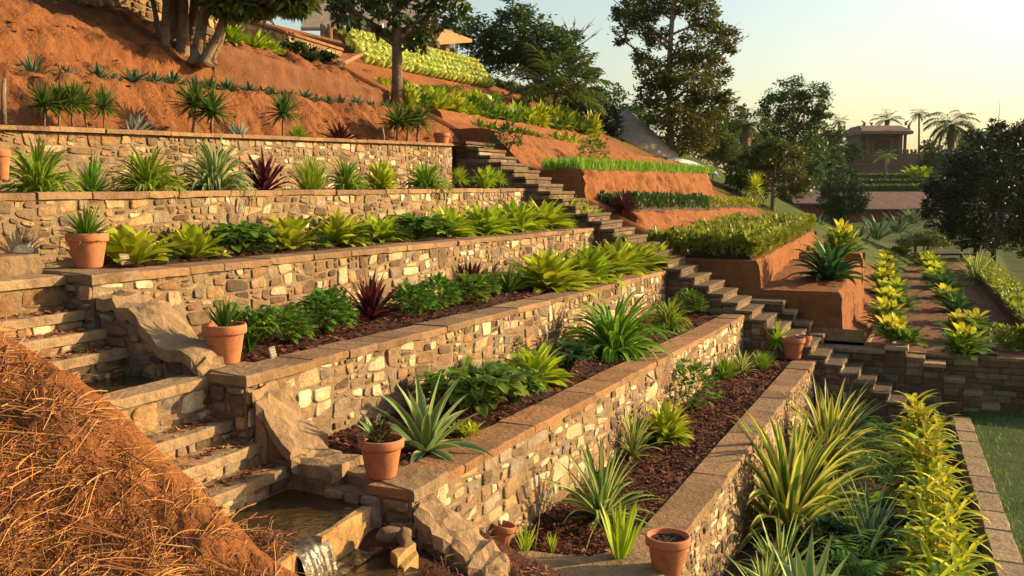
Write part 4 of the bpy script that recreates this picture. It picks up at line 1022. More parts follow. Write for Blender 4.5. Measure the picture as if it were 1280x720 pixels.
row(B3, [('hosta', 'leafy_plant', 'green round-leaved plant', 312, 442, 46, 52), ('sedum', 'leafy_plant', 'round green fleshy plant', 357, 428, 50, 40), ('sedum', 'leafy_plant', 'round green fleshy plant', 408, 413, 52, 46), ('maroon', 'cordyline', 'maroon spiky cordyline', 463, 400, 64, 54),
    ('sedum', 'leafy_plant', 'round green fleshy plant', 516, 396, 44, 38), ('sedum', 'leafy_plant', 'round green fleshy plant', 549, 387, 40, 38), ('sedum', 'leafy_plant', 'round green fleshy plant', 585, 379, 40, 32), ('maroon', 'cordyline', 'maroon spiky cordyline', 588, 366, 52, 38), ('sedum', 'leafy_plant', 'small fleshy green plant', 608, 369, 26, 24),
    ('spiky', 'spiky_plant', 'spreading green spiky plant', 637, 365, 46, 32), ('lime_strap', 'leafy_plant', 'lime strap-leaved clump', 684, 362, 84, 42), ('lime_strap', 'leafy_plant', 'lime strap-leaved clump', 731, 355, 66, 42), ('lime_strap', 'leafy_plant', 'lime strap-leaved clump', 768, 345, 62, 40), ('lime_strap', 'leafy_plant', 'lime strap-leaved clump', 793, 339, 56, 34), ('lime', 'leafy_plant', 'lime strap-leaved clump', 815, 336, 44, 30)], 'in the bed with maroon cordylines')
row_y(5.42, [('grassy', 'weed', 'dry straggling weed', 583, 462, 26, 42)], 'against the wall with the big ochre stone', None, lambda x, y: B4(x, y))
row(B4, [('striped_agave', 'agave', 'big pale striped agave beside the pot', 532, 566, 128, 92), ('hosta', 'leafy_plant', 'lush green leafy clump', 562, 512, 62, 42), ('hosta', 'leafy_plant', 'lush green leafy clump', 604, 520, 78, 54), ('hosta', 'leafy_plant', 'lush green leafy clump', 640, 506, 56, 40),
    ('veg', 'leafy_plant', 'low yellow green sprawl', 582, 545, 40, 18), ('lime_strap', 'leafy_plant', 'broad green leafy clump', 668, 480, 66, 42), ('hosta_deep', 'leafy_plant', 'broad green leafy clump', 708, 468, 60, 36), ('bush', 'shrub', 'small dense shrub', 643, 457, 34, 30),
    ('strappy', 'grass_clump', 'large arching grass clump', 768, 442, 122, 60), ('strappy', 'leafy_plant', 'leafy plant', 836, 412, 46, 34), ('bush', 'shrub', 'dense green shrub', 862, 394, 38, 28)], 'in the bed with the big grass clump')
row(B5, [('spider', 'spider_plant', 'large striped spider plant', 752, 648, 116, 84), ('blades', 'blade_plant', 'upright bright green blade plant', 775, 706, 52, 74), ('spider', 'spider_plant', 'smaller striped spider plant', 790, 570, 70, 54), ('lime_strap', 'leafy_plant', 'leafy green plant', 832, 551, 50, 42),
    ('bush', 'shrub', 'dense round green shrub', 862, 513, 64, 54), ('grassy', 'grass_clump', 'small pale grass tuft', 904, 473, 44, 28), ('spider', 'grass_clump', 'small pale grass tuft', 928, 465, 40, 26), ('grassy', 'grass_clump', 'small pale grass tuft', 952, 460, 32, 20),
    ('cordyline', 'cordyline', 'young lime cordyline on a thin stem', 970, 448, 34, 42), ('blades', 'blade_plant', 'green shoot beside the small tilted pot', 656, 694, 26, 34), ('blades', 'blade_plant', 'tiny green shoot', 690, 690, 16, 22)], 'in the spider plant bed')
# lowest bed: striped dracaenas on the left, crotons on the right, dark ferns between
D7 = [('dracaena', 'dracaena', 'large yellow striped plant', 1032, 590, 150, 120), ('dracaena', 'dracaena', 'largest yellow striped plant', 985, 668, 215, 165), ('grey_spiky', 'dracaena', 'grey green spiky plant', 1058, 545, 110, 70), ('spider', 'dracaena', 'pale striped spiky plant', 975, 735, 120, 100),
      ('spider', 'dracaena', 'pale yellow striped plant', 955, 765, 120, 90), ('striped_agave', 'agave', 'nearest long-leaved striped agave', 1010, 800, 190, 140)]
D7 = [(a, b, c_, u, v, w * .80, h * .80) for a, b, c_, u, v, w, h in D7]
row(zf7, D7, 'in the lowest bed below the stone wall')
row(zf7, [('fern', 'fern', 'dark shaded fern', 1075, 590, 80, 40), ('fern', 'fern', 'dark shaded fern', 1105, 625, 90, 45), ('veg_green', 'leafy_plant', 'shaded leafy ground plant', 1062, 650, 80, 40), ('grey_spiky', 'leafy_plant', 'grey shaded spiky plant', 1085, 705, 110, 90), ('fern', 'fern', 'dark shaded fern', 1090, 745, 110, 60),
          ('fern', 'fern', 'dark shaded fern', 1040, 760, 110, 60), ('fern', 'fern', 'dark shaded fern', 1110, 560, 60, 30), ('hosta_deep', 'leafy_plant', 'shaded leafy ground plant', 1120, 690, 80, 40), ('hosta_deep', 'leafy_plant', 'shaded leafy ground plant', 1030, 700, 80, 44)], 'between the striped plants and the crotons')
row(zf7, [('croton', 'croton', 'yellow green croton', 1150, 575, 66, 74), ('croton', 'croton', 'yellow green croton', 1154, 625, 78, 80), ('croton', 'croton', 'yellow green croton', 1162, 682, 88, 86), ('croton', 'croton', 'yellow green croton', 1170, 740, 98, 92), ('croton', 'croton', 'yellow green croton', 1184, 800, 108, 96)], 'along the kerb of the lowest bed', 'crotons along the kerb')
# right hand croton rows
zr = lambda x, y: -3.40
G1, G2 = 'crotons in the left right-hand row', 'crotons in the right right-hand row'
row(zr, [('croton_soft', 'croton', ('yellow topped croton', 'green croton')[k % 2], u, v, w * .86, h * .66) for k, (u, v, w, h) in enumerate(((1115, 436, 64, 56), (1114, 412, 62, 52), (1112, 392, 56, 44), (1110, 376, 52, 38), (1110, 362, 48, 34), (1109, 350, 44, 30), (1111, 339, 42, 28), (1110, 330, 38, 24), (1120, 322, 36, 22)))], 'in the croton row nearer the earth terraces', 'crotons nearer the earth terraces')
row(zr, [(('croton_soft', 'cycad')[k in (2, 4)], 'croton', ('yellow topped croton', 'dark green croton')[k in (2, 4)], u, v, w * .86, h * .70) for k, (u, v, w, h) in enumerate(((1212, 450, 70, 56), (1206, 424, 66, 46), (1196, 402, 60, 46), (1188, 386, 52, 38), (1180, 371, 56, 40), (1172, 358, 46, 30), (1166, 347, 44, 26), (1160, 338, 40, 24), (1156, 330, 34, 20)))], 'in the croton row nearer the clipped hedge', 'crotons nearer the clipped hedge')
zte = lambda x, y: -2.20 + .35 * (x - 22) / 5
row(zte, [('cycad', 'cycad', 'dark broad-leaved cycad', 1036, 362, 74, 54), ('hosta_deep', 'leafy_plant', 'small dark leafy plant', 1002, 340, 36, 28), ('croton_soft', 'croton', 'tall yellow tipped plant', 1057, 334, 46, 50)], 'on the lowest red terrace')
row(lambda x, y: -3.3, [('spider', 'agave', 'pale striped agave', 1219, 352, 48, 36)], 'at the far end of the clipped hedge')
for (kind, look, u, v, w, h, y, z) in (('dark_cordyline', 'dark slim cordyline against the red bank, right of the stairs', 776, 262, 46, 44, 7.3, -.9), ('yellow_yucca', 'bright yellow topped yucca at the far end of the dark hedge', 943, 258, 26, 42, 7.2, -.70), ('bush_deep', 'small dark bush on the red bank beside the stairs top', 635, 190, 36, 32, 10.0, .85),
                                ('bush', 'straggly shrub growing on the grass terrace', 742, 196, 36, 34, 9.3, .62), ('grassy', 'dark weed tuft at the foot of the slim cordyline', 772, 280, 44, 20, 6.5, -1.55)):
    p = at(u, v, y=y); p.z = z if kind != 'bush_deep' else p.z; k = depth(p) / FPX; put(kind, {'dark_cordyline': 'cordyline', 'yellow_yucca': 'yucca', 'grassy': 'weed'}.get(kind, 'shrub'), p, w * k, h * k, None, None, 'plant', label=look)
# leafy beds higher up on the right
def many(y, z, items, kind, name, label, group, cat='plant'):
    for (u, v, w, h) in items:
        p = at(u, v, y=y)
        p.z = z(p.x) if callable(z) else z
        k = depth(p) / FPX; put(kind if isinstance(kind, str) else RN.choice(kind), name, p, w * k, h * k, None, None, cat, group, label=label)
gl = 'leafy green vegetable clump in the crowded beds between the red banks'
many(12.9, lambda x: 2.12 - .12 * (x - 22.4) / 13.6, [(516 + 16 * k + RN.uniform(-4, 4), 138 + 2.6 * k, RN.uniform(24, 40), RN.uniform(18, 32)) for k in range(15)], ('veg', 'veg_green', 'lime', 'veg_green', 'lime_strap'), 'leafy_plant', gl, 'vegetable clumps in the upper beds')
many(14.4, lambda x: 2.74 + .15 * (x - 22.9) / 9.1, [(478 + 13 * k + RN.uniform(-3, 3), 116 + 1.8 * k, RN.uniform(18, 26), RN.uniform(12, 18)) for k in range(12)], ('veg', 'bush', 'head', 'veg', 'veg_green'), 'leafy_plant', gl, 'vegetable clumps in the upper beds')
many(12.0, lambda x: 1.42 - .3 * (x - 22) / 18, [(600 + 18 * k + RN.uniform(-4, 4), 165, RN.uniform(26, 36), RN.uniform(18, 26)) for k in range(7)], ('veg_green', 'veg', 'lime_strap'), 'leafy_plant', 'lush leafy clump along the crest of the steep red bank', 'leafy clumps on the bank crest')
many(14.8, lambda x: bank_h(x, 14.8) - .05, [(292, 64, 34, 22), (318, 72, 44, 26), (340, 76, 34, 22)], 'lime_strap', 'leafy_plant', 'large bright leafy plant right of the many-stemmed tree', 'leafy plants right of the tree')
many(14.6, lambda x: bank_h(x, 14.6) - .05, [(368, 86, 30, 18), (400, 92, 38, 24), (385, 90, 26, 14)], 'hosta_deep', 'leafy_plant', 'dark leafy plant below the short sunlit wall', 'dark leaves below the sunlit wall')
for r_ in range(5):
    for k in range(27):
        x = 24.4 + 8.7 * (k + .5 * (r_ % 2)) / 26.5 + RN.uniform(-.04, .04); t = (r_ + .3) / 5
        put('head', 'lettuce', (x, lerp(15.95, 16.75, t), lerp(3.62, 4.6, t) + .12 * (x - 24.2) / 9), .44, .34, None, None, 'lettuce', 'lettuces on the high bank', label='pale green lettuce in the tight rows crowning the high red bank')

many(13.3, lambda x: 2.14 - .12 * (x - 22.4) / 13.6, [(560 + 15 * k + RN.uniform(-5, 5), 140 + 1.6 * k, RN.uniform(26, 44), RN.uniform(18, 34)) for k in range(13)], ('veg', 'lime', 'veg_green', 'lime_strap', 'hosta'), 'leafy_plant', gl, 'vegetable clumps in the upper beds')
# hedges and grass on the terraces
def hedge(x0, x1, y0, y1, z0, h, mat, n, l, lab, skew=0.0, zs=0.0, name='hedge', kind='ovate'):
    mb = MB()
    for k in range(n):
        a, b = RN.random(), RN.random(); f = RN.random(); x = lerp(x0, x1, a)
        top = h * (1 + (.5 if name == 'bed_planting' else .22) * nz(x * 1.5, b * 4, 3, 1, 3)); bul = .12 * nz(x * 1.6, 4, 1, 1, 2)
        if f < .6: y, z, up = lerp(y0, y1, b), top * U_(.82, 1.05), 1.0
        elif f < .92: y, z, up = y0 + U_(-.06, .1) + bul, top * math.sqrt(b), .3
        else: x = x0 + U_(-.05, .1); y, z, up = lerp(y0, y1, b), top * U_(.1, 1), .3
        blade(mb, (x, y + skew * a, z0 + zs * a + z), U_(0, 6.28), U_(.3, 1.4), l * U_(.7, 1.3), l * .5, U_(.2, 1.0), 2, .2, kind)
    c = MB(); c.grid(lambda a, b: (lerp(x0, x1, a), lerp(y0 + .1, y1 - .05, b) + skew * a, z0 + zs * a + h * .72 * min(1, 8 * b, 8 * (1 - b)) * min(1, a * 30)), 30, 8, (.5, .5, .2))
    root = empty(name, (x0, (y0 + y1) / 2, z0), lab, 'hedge')
    mb.build('foliage', LM[mat], root); c.build('twigs', LM['brown'], root); return root
hedge(22.1, 31.6, 4.0, 6.6, -1.57, .36, 'hedge', 8000, .19, 'yellow green leafy bed planting filling the widest red terrace', 0, .3, 'bed_planting')
hedge(23.0, 46.0, -2.5, -1.68, -3.5, .55, 'hedge', 9000, .15, 'long clipped yellow green hedge beside the right-hand lawn', 1.1)
hedge(22.7, 30.5, 7.05, 8.0, -.52, .36, 'deep', 2600, .15, 'low dark green hedge on the red terrace, below the grass-topped one', 0, -.1)
hedge(30.5, 40, 7.05, 8.0, -.62, .30, 'hedge', 1600, .16, 'low lighter hedge continuing the dark hedge towards the yellow yucca', 0, -.1)
gm = MB()
for k in range(4200):
    x = 22.1 + 14.5 * RN.random() ** 1.1; y = RN.uniform(8.2, 9.4); blade(gm, (x, y, .5 + .12 * (x - 22) / 13.6), U_(0, 6.28), U_(1.0, 1.5), U_(.24, .42), .03, U_(0, .8), 2, .2, 'strap')
tag(gm.build('grass', LM['grass']), 'bright fresh grass along the top of the red terrace', 'grass', kind='stuff')
gm = MB()
for k in range(5200):
    y0_ = -.61 - .36; x = U_(9.5, 21.3); y = (x - 12.7) * .0584 + y0_ - 2.6 * RN.random() ** 1.4; blade(gm, (x, y, -4.49 + nz((x - 8) / 13.6 * 13, 1, 1, .8, 2) * .03), U_(0, 6.28), U_(.6, 1.5), U_(.05, .11), .009, U_(0, 1.2), 2, .1, 'strap')
tag(gm.build('grass', LM['green']), 'short shaded lawn grass beyond the stone kerb', 'grass', kind='stuff')

# ------------------------------------------------------------------ pots and plaques
def pot_prof(R_, H_, hollow):
    p = [(R_ * .60, 0), (R_ * .66, H_ * .05), (R_ * .86, H_ * .72), (R_ * .875, H_ * .755), (R_ * .98, H_ * .77), (R_ * 1.0, H_ * .80), (R_ * 1.0, H_ * .965), (R_ * .975, H_), (R_ * .90, H_), (R_ * .88, H_ * .97), (R_ * .84, H_ * .80), (R_ * .80, H_ * .70)]
    return p + ([(R_ * .55, H_ * .12)] if hollow else [])
def potted(p, W_, H_, lab, cat, group, plant=None, tilt=(0, 0), old=False, soil=True, name='plant_pot'):
    root = empty(name, p, lab, cat, group); root.rotation_euler = (tilt[0], tilt[1], U_(0, 6))
    b = MB(); b.lathe(pot_prof(W_ / 2, H_, not soil), 40); part('pot', b, M['old_terracotta' if old else 'terracotta'], root, True)
    if soil:
        s = MB(); s.grid(lambda a, c: (W_ * .41 * a * math.cos(c * 6.2832), W_ * .41 * a * math.sin(c * 6.2832), H_ * .86 + .02 * nz(a * 3 * math.cos(c * 6.28), a * 3 * math.sin(c * 6.28), 1, 2, 3)), 8, 24); part('soil', s, M['soil'], root)
    if plant:
        kind, pw, ph, zoff = plant[:4]; me, w, h = PROTO[kind][0]
        o = bpy.data.objects.new('foliage', me[0][1]); COL.objects.link(o); o.parent = root; o.location = (0, 0, H_ * .84 + zoff); o.scale = (pw / w, pw / w, ph / h)
    return root
def pxpot(u, v, w, h, z, lab, plant=None, **kw):
    p = at(u, v, z=z) if z is not None else at(u, v, y=kw.pop('y')); k = depth(p) / FPX
    W_ = w * k; p = Vector((p.x + .3 * W_, p.y + .15 * W_, p.z))
    if plant: plant = (plant[0], plant[1] * k, plant[2] * k, plant[3])
    return potted(p, W_ * 1.02, h * k, lab, 'plant pot', 'terracotta pots', plant, name='potted_plant' if plant else 'plant_pot', **kw)
pxpot(104, 336, 50, 44, -.782, 'terracotta pot with a spiky green dracaena, beside the small plaque at left', ('spiky', 70, 46, 0))
pxpot(277, 457, 54, 50, -1.592, 'terracotta pot with a thin-leaved aloe on the middle platform', ('aloe', 54, 46, 0))
r5 = pxpot(475, 601, 57, 50, -2.382, 'terracotta pot with a brown-cored plant, next to the big agave', None)
k5 = depth(r5.location) / FPX
c = MB(); rosette(18, .24, .04, .5, 1.45, .6, 'agave', 6, .4, .03, mb=c); fo_ = part('foliage', c, LM['agave'], r5, True); fo_.location = (-.03, .05, 50 * k5 * .85)
c2 = MB()
for q in range(170):
    az = U_(0, 6.28); zz_ = U_(0, .15); rr = .085 * (1 - zz_ / .24); blade(c2, (rr * math.cos(az), rr * math.sin(az), zz_), az, U_(.2, 1.2), .055, .028, .3, 3, .3, 'ovate')
co_ = part('seed_cone', c2, LM['brown'], r5); co_.location = (0, 0, 50 * k5 * .85)
pxpot(-2, 225, 24, 38, None, 'terracotta pot cut by the left frame edge, on the top shelf', y=8.75)
pxpot(552, 187, 21, 21, None, 'small terracotta pot at the right end of the topmost wall', y=10.7)
pxpot(838, 722, 56, 48, -3.465, 'open terracotta pot with a little soil at the bottom edge', old=False)
pxpot(622, 692, 33, 35, -3.42, 'small empty terracotta pot tilted against the buttress', tilt=(.0, -.22), soil=False, old=True)
pxpot(994, 450, 29, 27, -3.40, 'left one of the two brown pots at the far corner of the spider plant bed', old=True)
pxpot(1006, 447, 20, 27, -3.40, 'right one of the two brown pots at the far corner of the spider plant bed', old=True)
def plaque(u, v, w, h, z, lab, rz):
    p = at(u, v, z=z); k = depth(p) / FPX; root = empty('name_plaque', p, lab, 'plaque', 'small plant plaques', rz)
    W_, H_ = w * k, h * k; b = MB(); b.box((-W_ / 2, -.012, 0), (W_ / 2, .012, H_), bev=.006); o = part('plate', b, M['plaque'], root); o.rotation_euler = (-.25, 0, 0)
    t = MB()
    for q in range(3):
        x = -W_ * .36
        while x < W_ * .34:
            l = U_(.05, .16) * W_; t.box((x, -.0155, H_ * (.68 - .2 * q)), (min(x + l, W_ * .38), -.0122, H_ * (.73 - .2 * q))); x += l + W_ * .04
    o = part('lettering', t, M['ink'], root); o.rotation_euler = (-.25, 0, 0)
plaque(157, 331, 18, 15, -.79, 'small engraved plaque beside the leftmost dracaena pot', .12)
plaque(342, 448, 17, 15, -1.615, 'small engraved plaque right of the potted aloe', .25)
plaque(20, 236, 20, 10, -.03, 'small engraved plaque at the left end of the top shelf', 0)
# stakes, stems, beam
def stick(p, q, r, name, lab, mat='wood'):
    b = MB(); m_ = Vector(p).lerp(Vector(q), .5) + Vector((U_(-.02, .02), U_(-.02, .02), 0)); b.tube([p, m_, q], [r, r * .9, r * .7], 7); tag(b.build(name, M[mat] if mat in M else LM[mat], loc=tuple(p), smooth=True), lab, name.replace('_', ' '))
p = at(5, 155, y=10.7); q = at(5, 98, y=10.75); stick(p, q, .035, 'sapling_stem', 'pale bare sapling stem at the left edge of the topmost wall', 'pale_bark')
p = at(479, 182, y=10.7); q = at(478, 160, y=10.75); stick(p, q, .03, 'wooden_stake', 'short wooden stake left of the yucca clump near the stairs')
p = on(B5, 953, 492); q = p + Vector((.05, 0, .17)); stick(p, q, .008, 'wooden_stake', 'thin straw coloured stake standing in the dark mulch')
p = on(B5, 728, 700); q = at(748, 645, y=on(B5, 752, 648).y); stick(p, q, .008, 'trailing_stem', 'pale runner trailing down from the large spider plant', 'dry')
p = on(B5, 668, 688); q = p + Vector((.75, .25, .30)); stick(p, q, .006, 'dry_stem', 'long dry stem leaning out by the green shoot', 'dry')
p = at(398, 95, y=14.0); q = at(452, 68, y=15.2); stick(p, q, .075, 'wooden_beam', 'pale wooden beam leaning against the dark end of the lettuce bank')

# ------------------------------------------------------------------ trees
def leaf_cloud(name, centers, radii, counts, l, mat, parent, flat=.5, clump=.5, asp=.5, hang=0.0, nclump=None):
    """leaf sized faces gathered in clumps through the crown's volume"""
    P_ = []; 
    for c, r, n in zip(centers, radii, counts):
        r = np.array(r); m = max(3, int(n / 45)) if nclump is None else nclump
        d = NP.normal(size=(m, 3)); d /= np.linalg.norm(d, axis=1)[:, None]
        rad = NP.uniform(.25, 1.0, (m, 1)) ** .55; cl = d * rad
        idx = NP.randint(0, m, n); off = NP.normal(size=(n, 3)) * np.array([1, 1, .75]) * clump * .42
        P_.append(np.array(c) + (cl[idx] + off) * r)
    P_ = np.concatenate(P_); n = len(P_)
    az = NP.uniform(0, 2 * np.pi, n); el = NP.normal(-hang, flat, n); L = l * NP.uniform(.6, 1.35, n); w = L * asp * NP.uniform(.8, 1.2, n)
    d = np.stack([np.cos(az) * np.cos(el), np.sin(az) * np.cos(el), np.sin(el)], 1)
    s = np.stack([-np.sin(az), np.cos(az), np.zeros(n)], 1); ro = NP.normal(0, .7, n)[:, None]
    up = np.cross(d, s); s = s * np.cos(ro) + up * np.sin(ro)
    V_ = np.stack([P_, P_ + d * L[:, None] * .5 - s * w[:, None] * .5, P_ + d * L[:, None], P_ + d * L[:, None] * .5 + s * w[:, None] * .5], 1).reshape(-1, 3)
    o_ = parent.location; V_ = V_ - np.array([o_.x, o_.y, o_.z])
    me = bpy.data.meshes.new(name); me.vertices.add(4 * n); me.vertices.foreach_set("co", V_.astype(np.float32).ravel())
    me.loops.add(4 * n); me.loops.foreach_set("vertex_index", np.arange(4 * n, dtype=np.int32)); me.polygons.add(n)
    me.polygons.foreach_set("loop_start", np.arange(0, 4 * n, 4, dtype=np.int32)); me.polygons.foreach_set("loop_total", np.full(n, 4, np.int32))
    a = np.ones((n, 4, 4), np.float32); a[:, :, 2] = NP.uniform(0, 1, n)[:, None]; a[:, :, 1] = np.array([0, 1, .3, 1]); a[:, :, 0] = np.array([0, .5, 1, .5])
    ca = me.color_attributes.new("Col", 'FLOAT_COLOR', 'POINT'); ca.data.foreach_set("color", a.ravel())
    me.materials.append(mat); me.update(calc_edges=True); me.validate()
    o = bpy.data.objects.new(name, me); COL.objects.link(o); o.parent = parent; return o
def tree(name, lab, d, base, trunk, lobes, mat, l=.2, dens=1.0, bark='bark', r0=.2, clump=.5, spread=.9, group='trees', hang=0.0, zbase=None, flat=.5, cat='tree', dark=None):
    """base: pixel of the foot; trunk: pixels up the stem; lobes: (u, v, ru, rv) of the crown's masses; d: distance in metres"""
    B = at(base[0], base[1], d=1); B = B * (d / depth(B))
    if zbase is not None: B.z = zbase
    root = empty(name, B, lab, cat, group); k = d / FPX; l = l * .82
    q = lambda u, v, dd=0: (lambda r: r * ((d + dd) / depth(r)))(at(u, v, d=1))
    T = [B - Vector((0, 0, .3))] + [q(u, v) for u, v in trunk]; n = len(T)
    tb = MB(); tb.tube(T, [r0 * lerp(1, .45, i / max(1, n - 1)) for i in range(n)], 9)
    cs, rs, ns = [], [], []
    for (u, v, ru, rv) in lobes:
        c = q(u, v, U_(-1, 1) * spread * ru * k); cs.append(c[:]); rs.append((ru * k, ru * k * .95, rv * k)); ns.append(int(dens * 30 * (ru * k) * (rv * k) / (l * l * .5)))
        # a limb to each mass
        want = c.z - .7 * (Vector((c.x, c.y)) - Vector((T[-1].x, T[-1].y))).length
        want = max(want, lerp(T[0].z, T[-1].z, .3)); s = T[-1]
        for a_, b_ in zip(T[1:], T[2:]):
            if a_.z <= want <= b_.z: s = a_.lerp(b_, (want - a_.z) / max(1e-6, b_.z - a_.z))
        m_ = s.lerp(c, .5) + Vector((U_(-.2, .2), U_(-.2, .2), -.05)) * ru * k
        tb.tube([s, m_, c, c + (c - m_) * .6 + Vector((0, 0, .2 * ru * k))], [r0 * .34, r0 * .24, r0 * .13, r0 * .04], 6)
        for z_ in range(3):
            e = c + Vector((U_(-1, 1), U_(-1, 1), U_(-.5, .8))) * ru * k * .8; tb.tube([m_.lerp(c, .5), c.lerp(e, .6) + Vector((0, 0, .05)), e], [r0 * .13, r0 * .08, r0 * .03], 4)
    tb.build('trunk', M[bark], root, True)
    if mat: leaf_cloud('crown', cs, rs, ns, l, LM[mat], root, flat, clump, hang=hang)
    return root
def palm(name, lab, d, base, top, R_, n=22, trunk=.16, mat='palm', droop=1.5, el=(-.4, 1.3), group='palms', dead=0, leaf=.06, zbase=None):
    B = at(*base, d=1); B = B * (d / depth(B)); T = at(*top, d=1); T = T * (d / depth(T))
    root = empty(name, B, lab, 'palm', group); k = d / FPX; R_ *= k
    tb = MB(); m_ = B.lerp(T, .5) + Vector((U_(-.1, .1), .1, 0)) * trunk; tb.tube([B - Vector((0, 0, .4)), m_, T], [trunk * 1.15, trunk * .85, trunk * .8], 9); tb.build('trunk', M['bark'], root, True)
    def fronds(mb, n, el, L):
        for i in range(n):
            az = i * 2.4 + U_(-.3, .3); e = lerp(el[1], el[0], ((i + .5) / n) ** .9) + U_(-.1, .1); p = Vector(T); m = 13; Lk = L * U_(.85, 1.1)
            for q_ in range(m):
                dd = Vector((math.cos(az) * math.cos(e), math.sin(az) * math.cos(e), math.sin(e))); p2 = p + dd * Lk / m
                mb.add([p + Vector((0, 0, leaf * .3)), p - Vector((0, 0, leaf * .3)), p2], [(0, 1, 2)], (.5, .2, .6)); p = p2
                if q_ > 0:
                    ll = Lk * .34 * math.sin(math.pi * (.12 + .86 * q_ / m)) + .02
                    for s in (-1, 1):
                        for h_ in (0, .5): blade(mb, p - dd * Lk / m * h_, az + s * 1.0, e * .5 - U_(.1, .5), ll * U_(.85, 1.1), leaf * Lk * .55, .9, 2, .2, 'strap')
                e -= droop / m * (.5 + q_ / m)
    c = MB(); fronds(c, n, el, R_); c.build('crown', LM[mat], root)
    if dead:
        c = MB(); fronds(c, dead, (-1.4, -.7), R_ * .7); c.build('dead_fronds', LM['dry'], root)
    return root
# the many-stemmed fig near the top left
Bp = at(236, 74, y=13.6); dF = depth(Bp); kF = dF / FPX
root = empty('tree', Bp, 'many-stemmed pale-barked fig tree standing on the red bank, upper left', 'tree', 'trees')
tb = MB(); q = lambda u, v, o=0: (lambda r: r * ((dF + o) / depth(r)))(at(u, v, d=1))
for (b, m_, t, r, o) in (((206, 72), (207, 35), (208, -30), .13, 0), ((228, 74), (229, 35), (226, -30), .17, .2), ((246, 78), (252, 35), (262, -30), .16, -.15), ((257, 78), (272, 45), (292, -20), .12, -.3), ((216, 72), (218, 40), (214, -40), .13, .5), ((238, 74), (240, 40), (246, -40), .15, .6), ((266, 76), (276, 52), (284, 10), .08, -.1), ((200, 70), (198, 40), (188, -10), .08, .3)):
    P_ = [q(b[0], b[1] + 4, o), q(b[0], b[1] - 6, o), q(*m_, o), q(lerp(m_[0], t[0], .5) + 1, lerp(m_[1], t[1], .5), o), q(*t, o)]; tb.tube(P_, [r * 1.5, r * .85, r * .66, r * .62, r * .55], 10)
tb.build('trunk', M['pale_bark'], root, True)
LB = [(290, 0, 24, 15), (330, -2, 28, 15), (362, -4, 18, 12), (300, -30, 50, 30), (240, -60, 70, 40), (180, -70, 60, 40), (345, -25, 40, 25), (372, -8, 16, 14)]
leaf_cloud('crown', [q(u, v, U_(-.8, .8))[:] for u, v, _, _ in LB], [(a * kF, a * kF, b * kF) for _, _, a, b in LB], [int(4.5 * a * b) if v > -20 else int(1.2*a*b) for _, v, a, b in LB], .30, LM['tree_light'], root, .5, .55, .26, .5)
# the single tree by the lettuce bank
tree('tree', 'dark-leaved single-trunk tree standing before the lettuce bank', depth(at(496, 124, y=13.1)), (496, 124), [(497, 95), (496, 50), (495, 12), (498, -20)],
     [(445, 15, 34, 22), (425, 2, 26, 20), (480, 20, 26, 24), (520, 30, 30, 30), (548, 12, 36, 26), (500, -8, 50, 24), (580, -5, 24, 18), (415, -12, 30, 20), (520, 52, 16, 14), (470, -30, 60, 25), (540, -30, 50, 25)], 'tree', .24, .6, 'bark', .17, .5, .7, hang=.5)
tree('tree', 'tall open-crowned tree with a slim pale trunk, rising highest against the sky', 42, (838, 192), [(838, 150), (836, 100), (838, 50), (842, 5), (846, -25)],
     [(790, 25, 28, 22), (815, 5, 28, 22), (850, 0, 34, 24), (880, 20, 24, 22), (903, 45, 24, 18), (868, 62, 32, 24), (895, 90, 20, 22), (860, 105, 36, 26), (885, 135, 32, 26), (820, 95, 26, 24), (812, 122, 18, 20), (840, 145, 40, 22), (880, 170, 30, 20), (822, 50, 20, 16), (915, 60, 12, 10), (776, 8, 12, 10), (778, 48, 10, 9), (905, 120, 12, 14), (850, 178, 40, 18), (800, 70, 14, 12)], 'tree_olive', .21, 1.1, 'pale_bark', .17, .42)
tree('tree', 'broad dark spreading tree behind the lettuce bank, with a pale leaning trunk', 50, (688, 128), [(674, 105), (662, 85), (655, 70)],
     [(625, 60, 34, 26), (600, 45, 36, 20), (652, 40, 34, 30), (640, 15, 22, 16), (690, 62, 38, 26), (668, 80, 32, 22), (715, 75, 30, 18), (732, 92, 22, 12), (610, 80, 34, 18), (700, 110, 34, 18), (725, 118, 28, 16), (745, 122, 18, 14), (655, 22, 14, 14), (575, 30, 24, 16), (560, 45, 22, 18), (680, 38, 18, 14), (706, 46, 20, 12)], 'tree', .25, 1.0, 'pale_bark', .30, .42, flat=.4)
tree('bare_tree', 'bare leafless branching crown showing pale twigs against the sky', 56, (712, 120), [(712, 85), (716, 55)], [(700, 40, 8, 6), (728, 38, 10, 8), (738, 30, 8, 8), (718, 28, 8, 8), (745, 42, 8, 6), (706, 30, 8, 8)], None, .2, 0, 'pale_bark', .16)
tree('tree', 'dense round-crowned green tree behind the olive shrub, against the sky', 62, (992, 230), [(992, 190), (992, 160)], [(970, 135, 20, 20), (990, 115, 26, 18), (1015, 120, 24, 18), (1030, 138, 16, 16), (1000, 145, 32, 24), (975, 165, 24, 18), (1018, 165, 22, 18), (1005, 185, 30, 16), (955, 148, 12, 12)], 'tree', .24, .8, 'bark', .28, .4)
tree('tree', 'wide olive-leaved shrubby tree with a short pale stem, right of the white canopy', 40, (966, 265), [(966, 248), (966, 232)], [(930, 215, 22, 22), (955, 195, 30, 22), (985, 205, 28, 26), (1000, 225, 20, 22), (960, 225, 40, 20), (920, 230, 16, 16), (990, 238, 22, 12), (945, 205, 24, 24), (972, 188, 20, 14)], 'tree_olive', .18, .85, 'pale_bark', .12, .4)
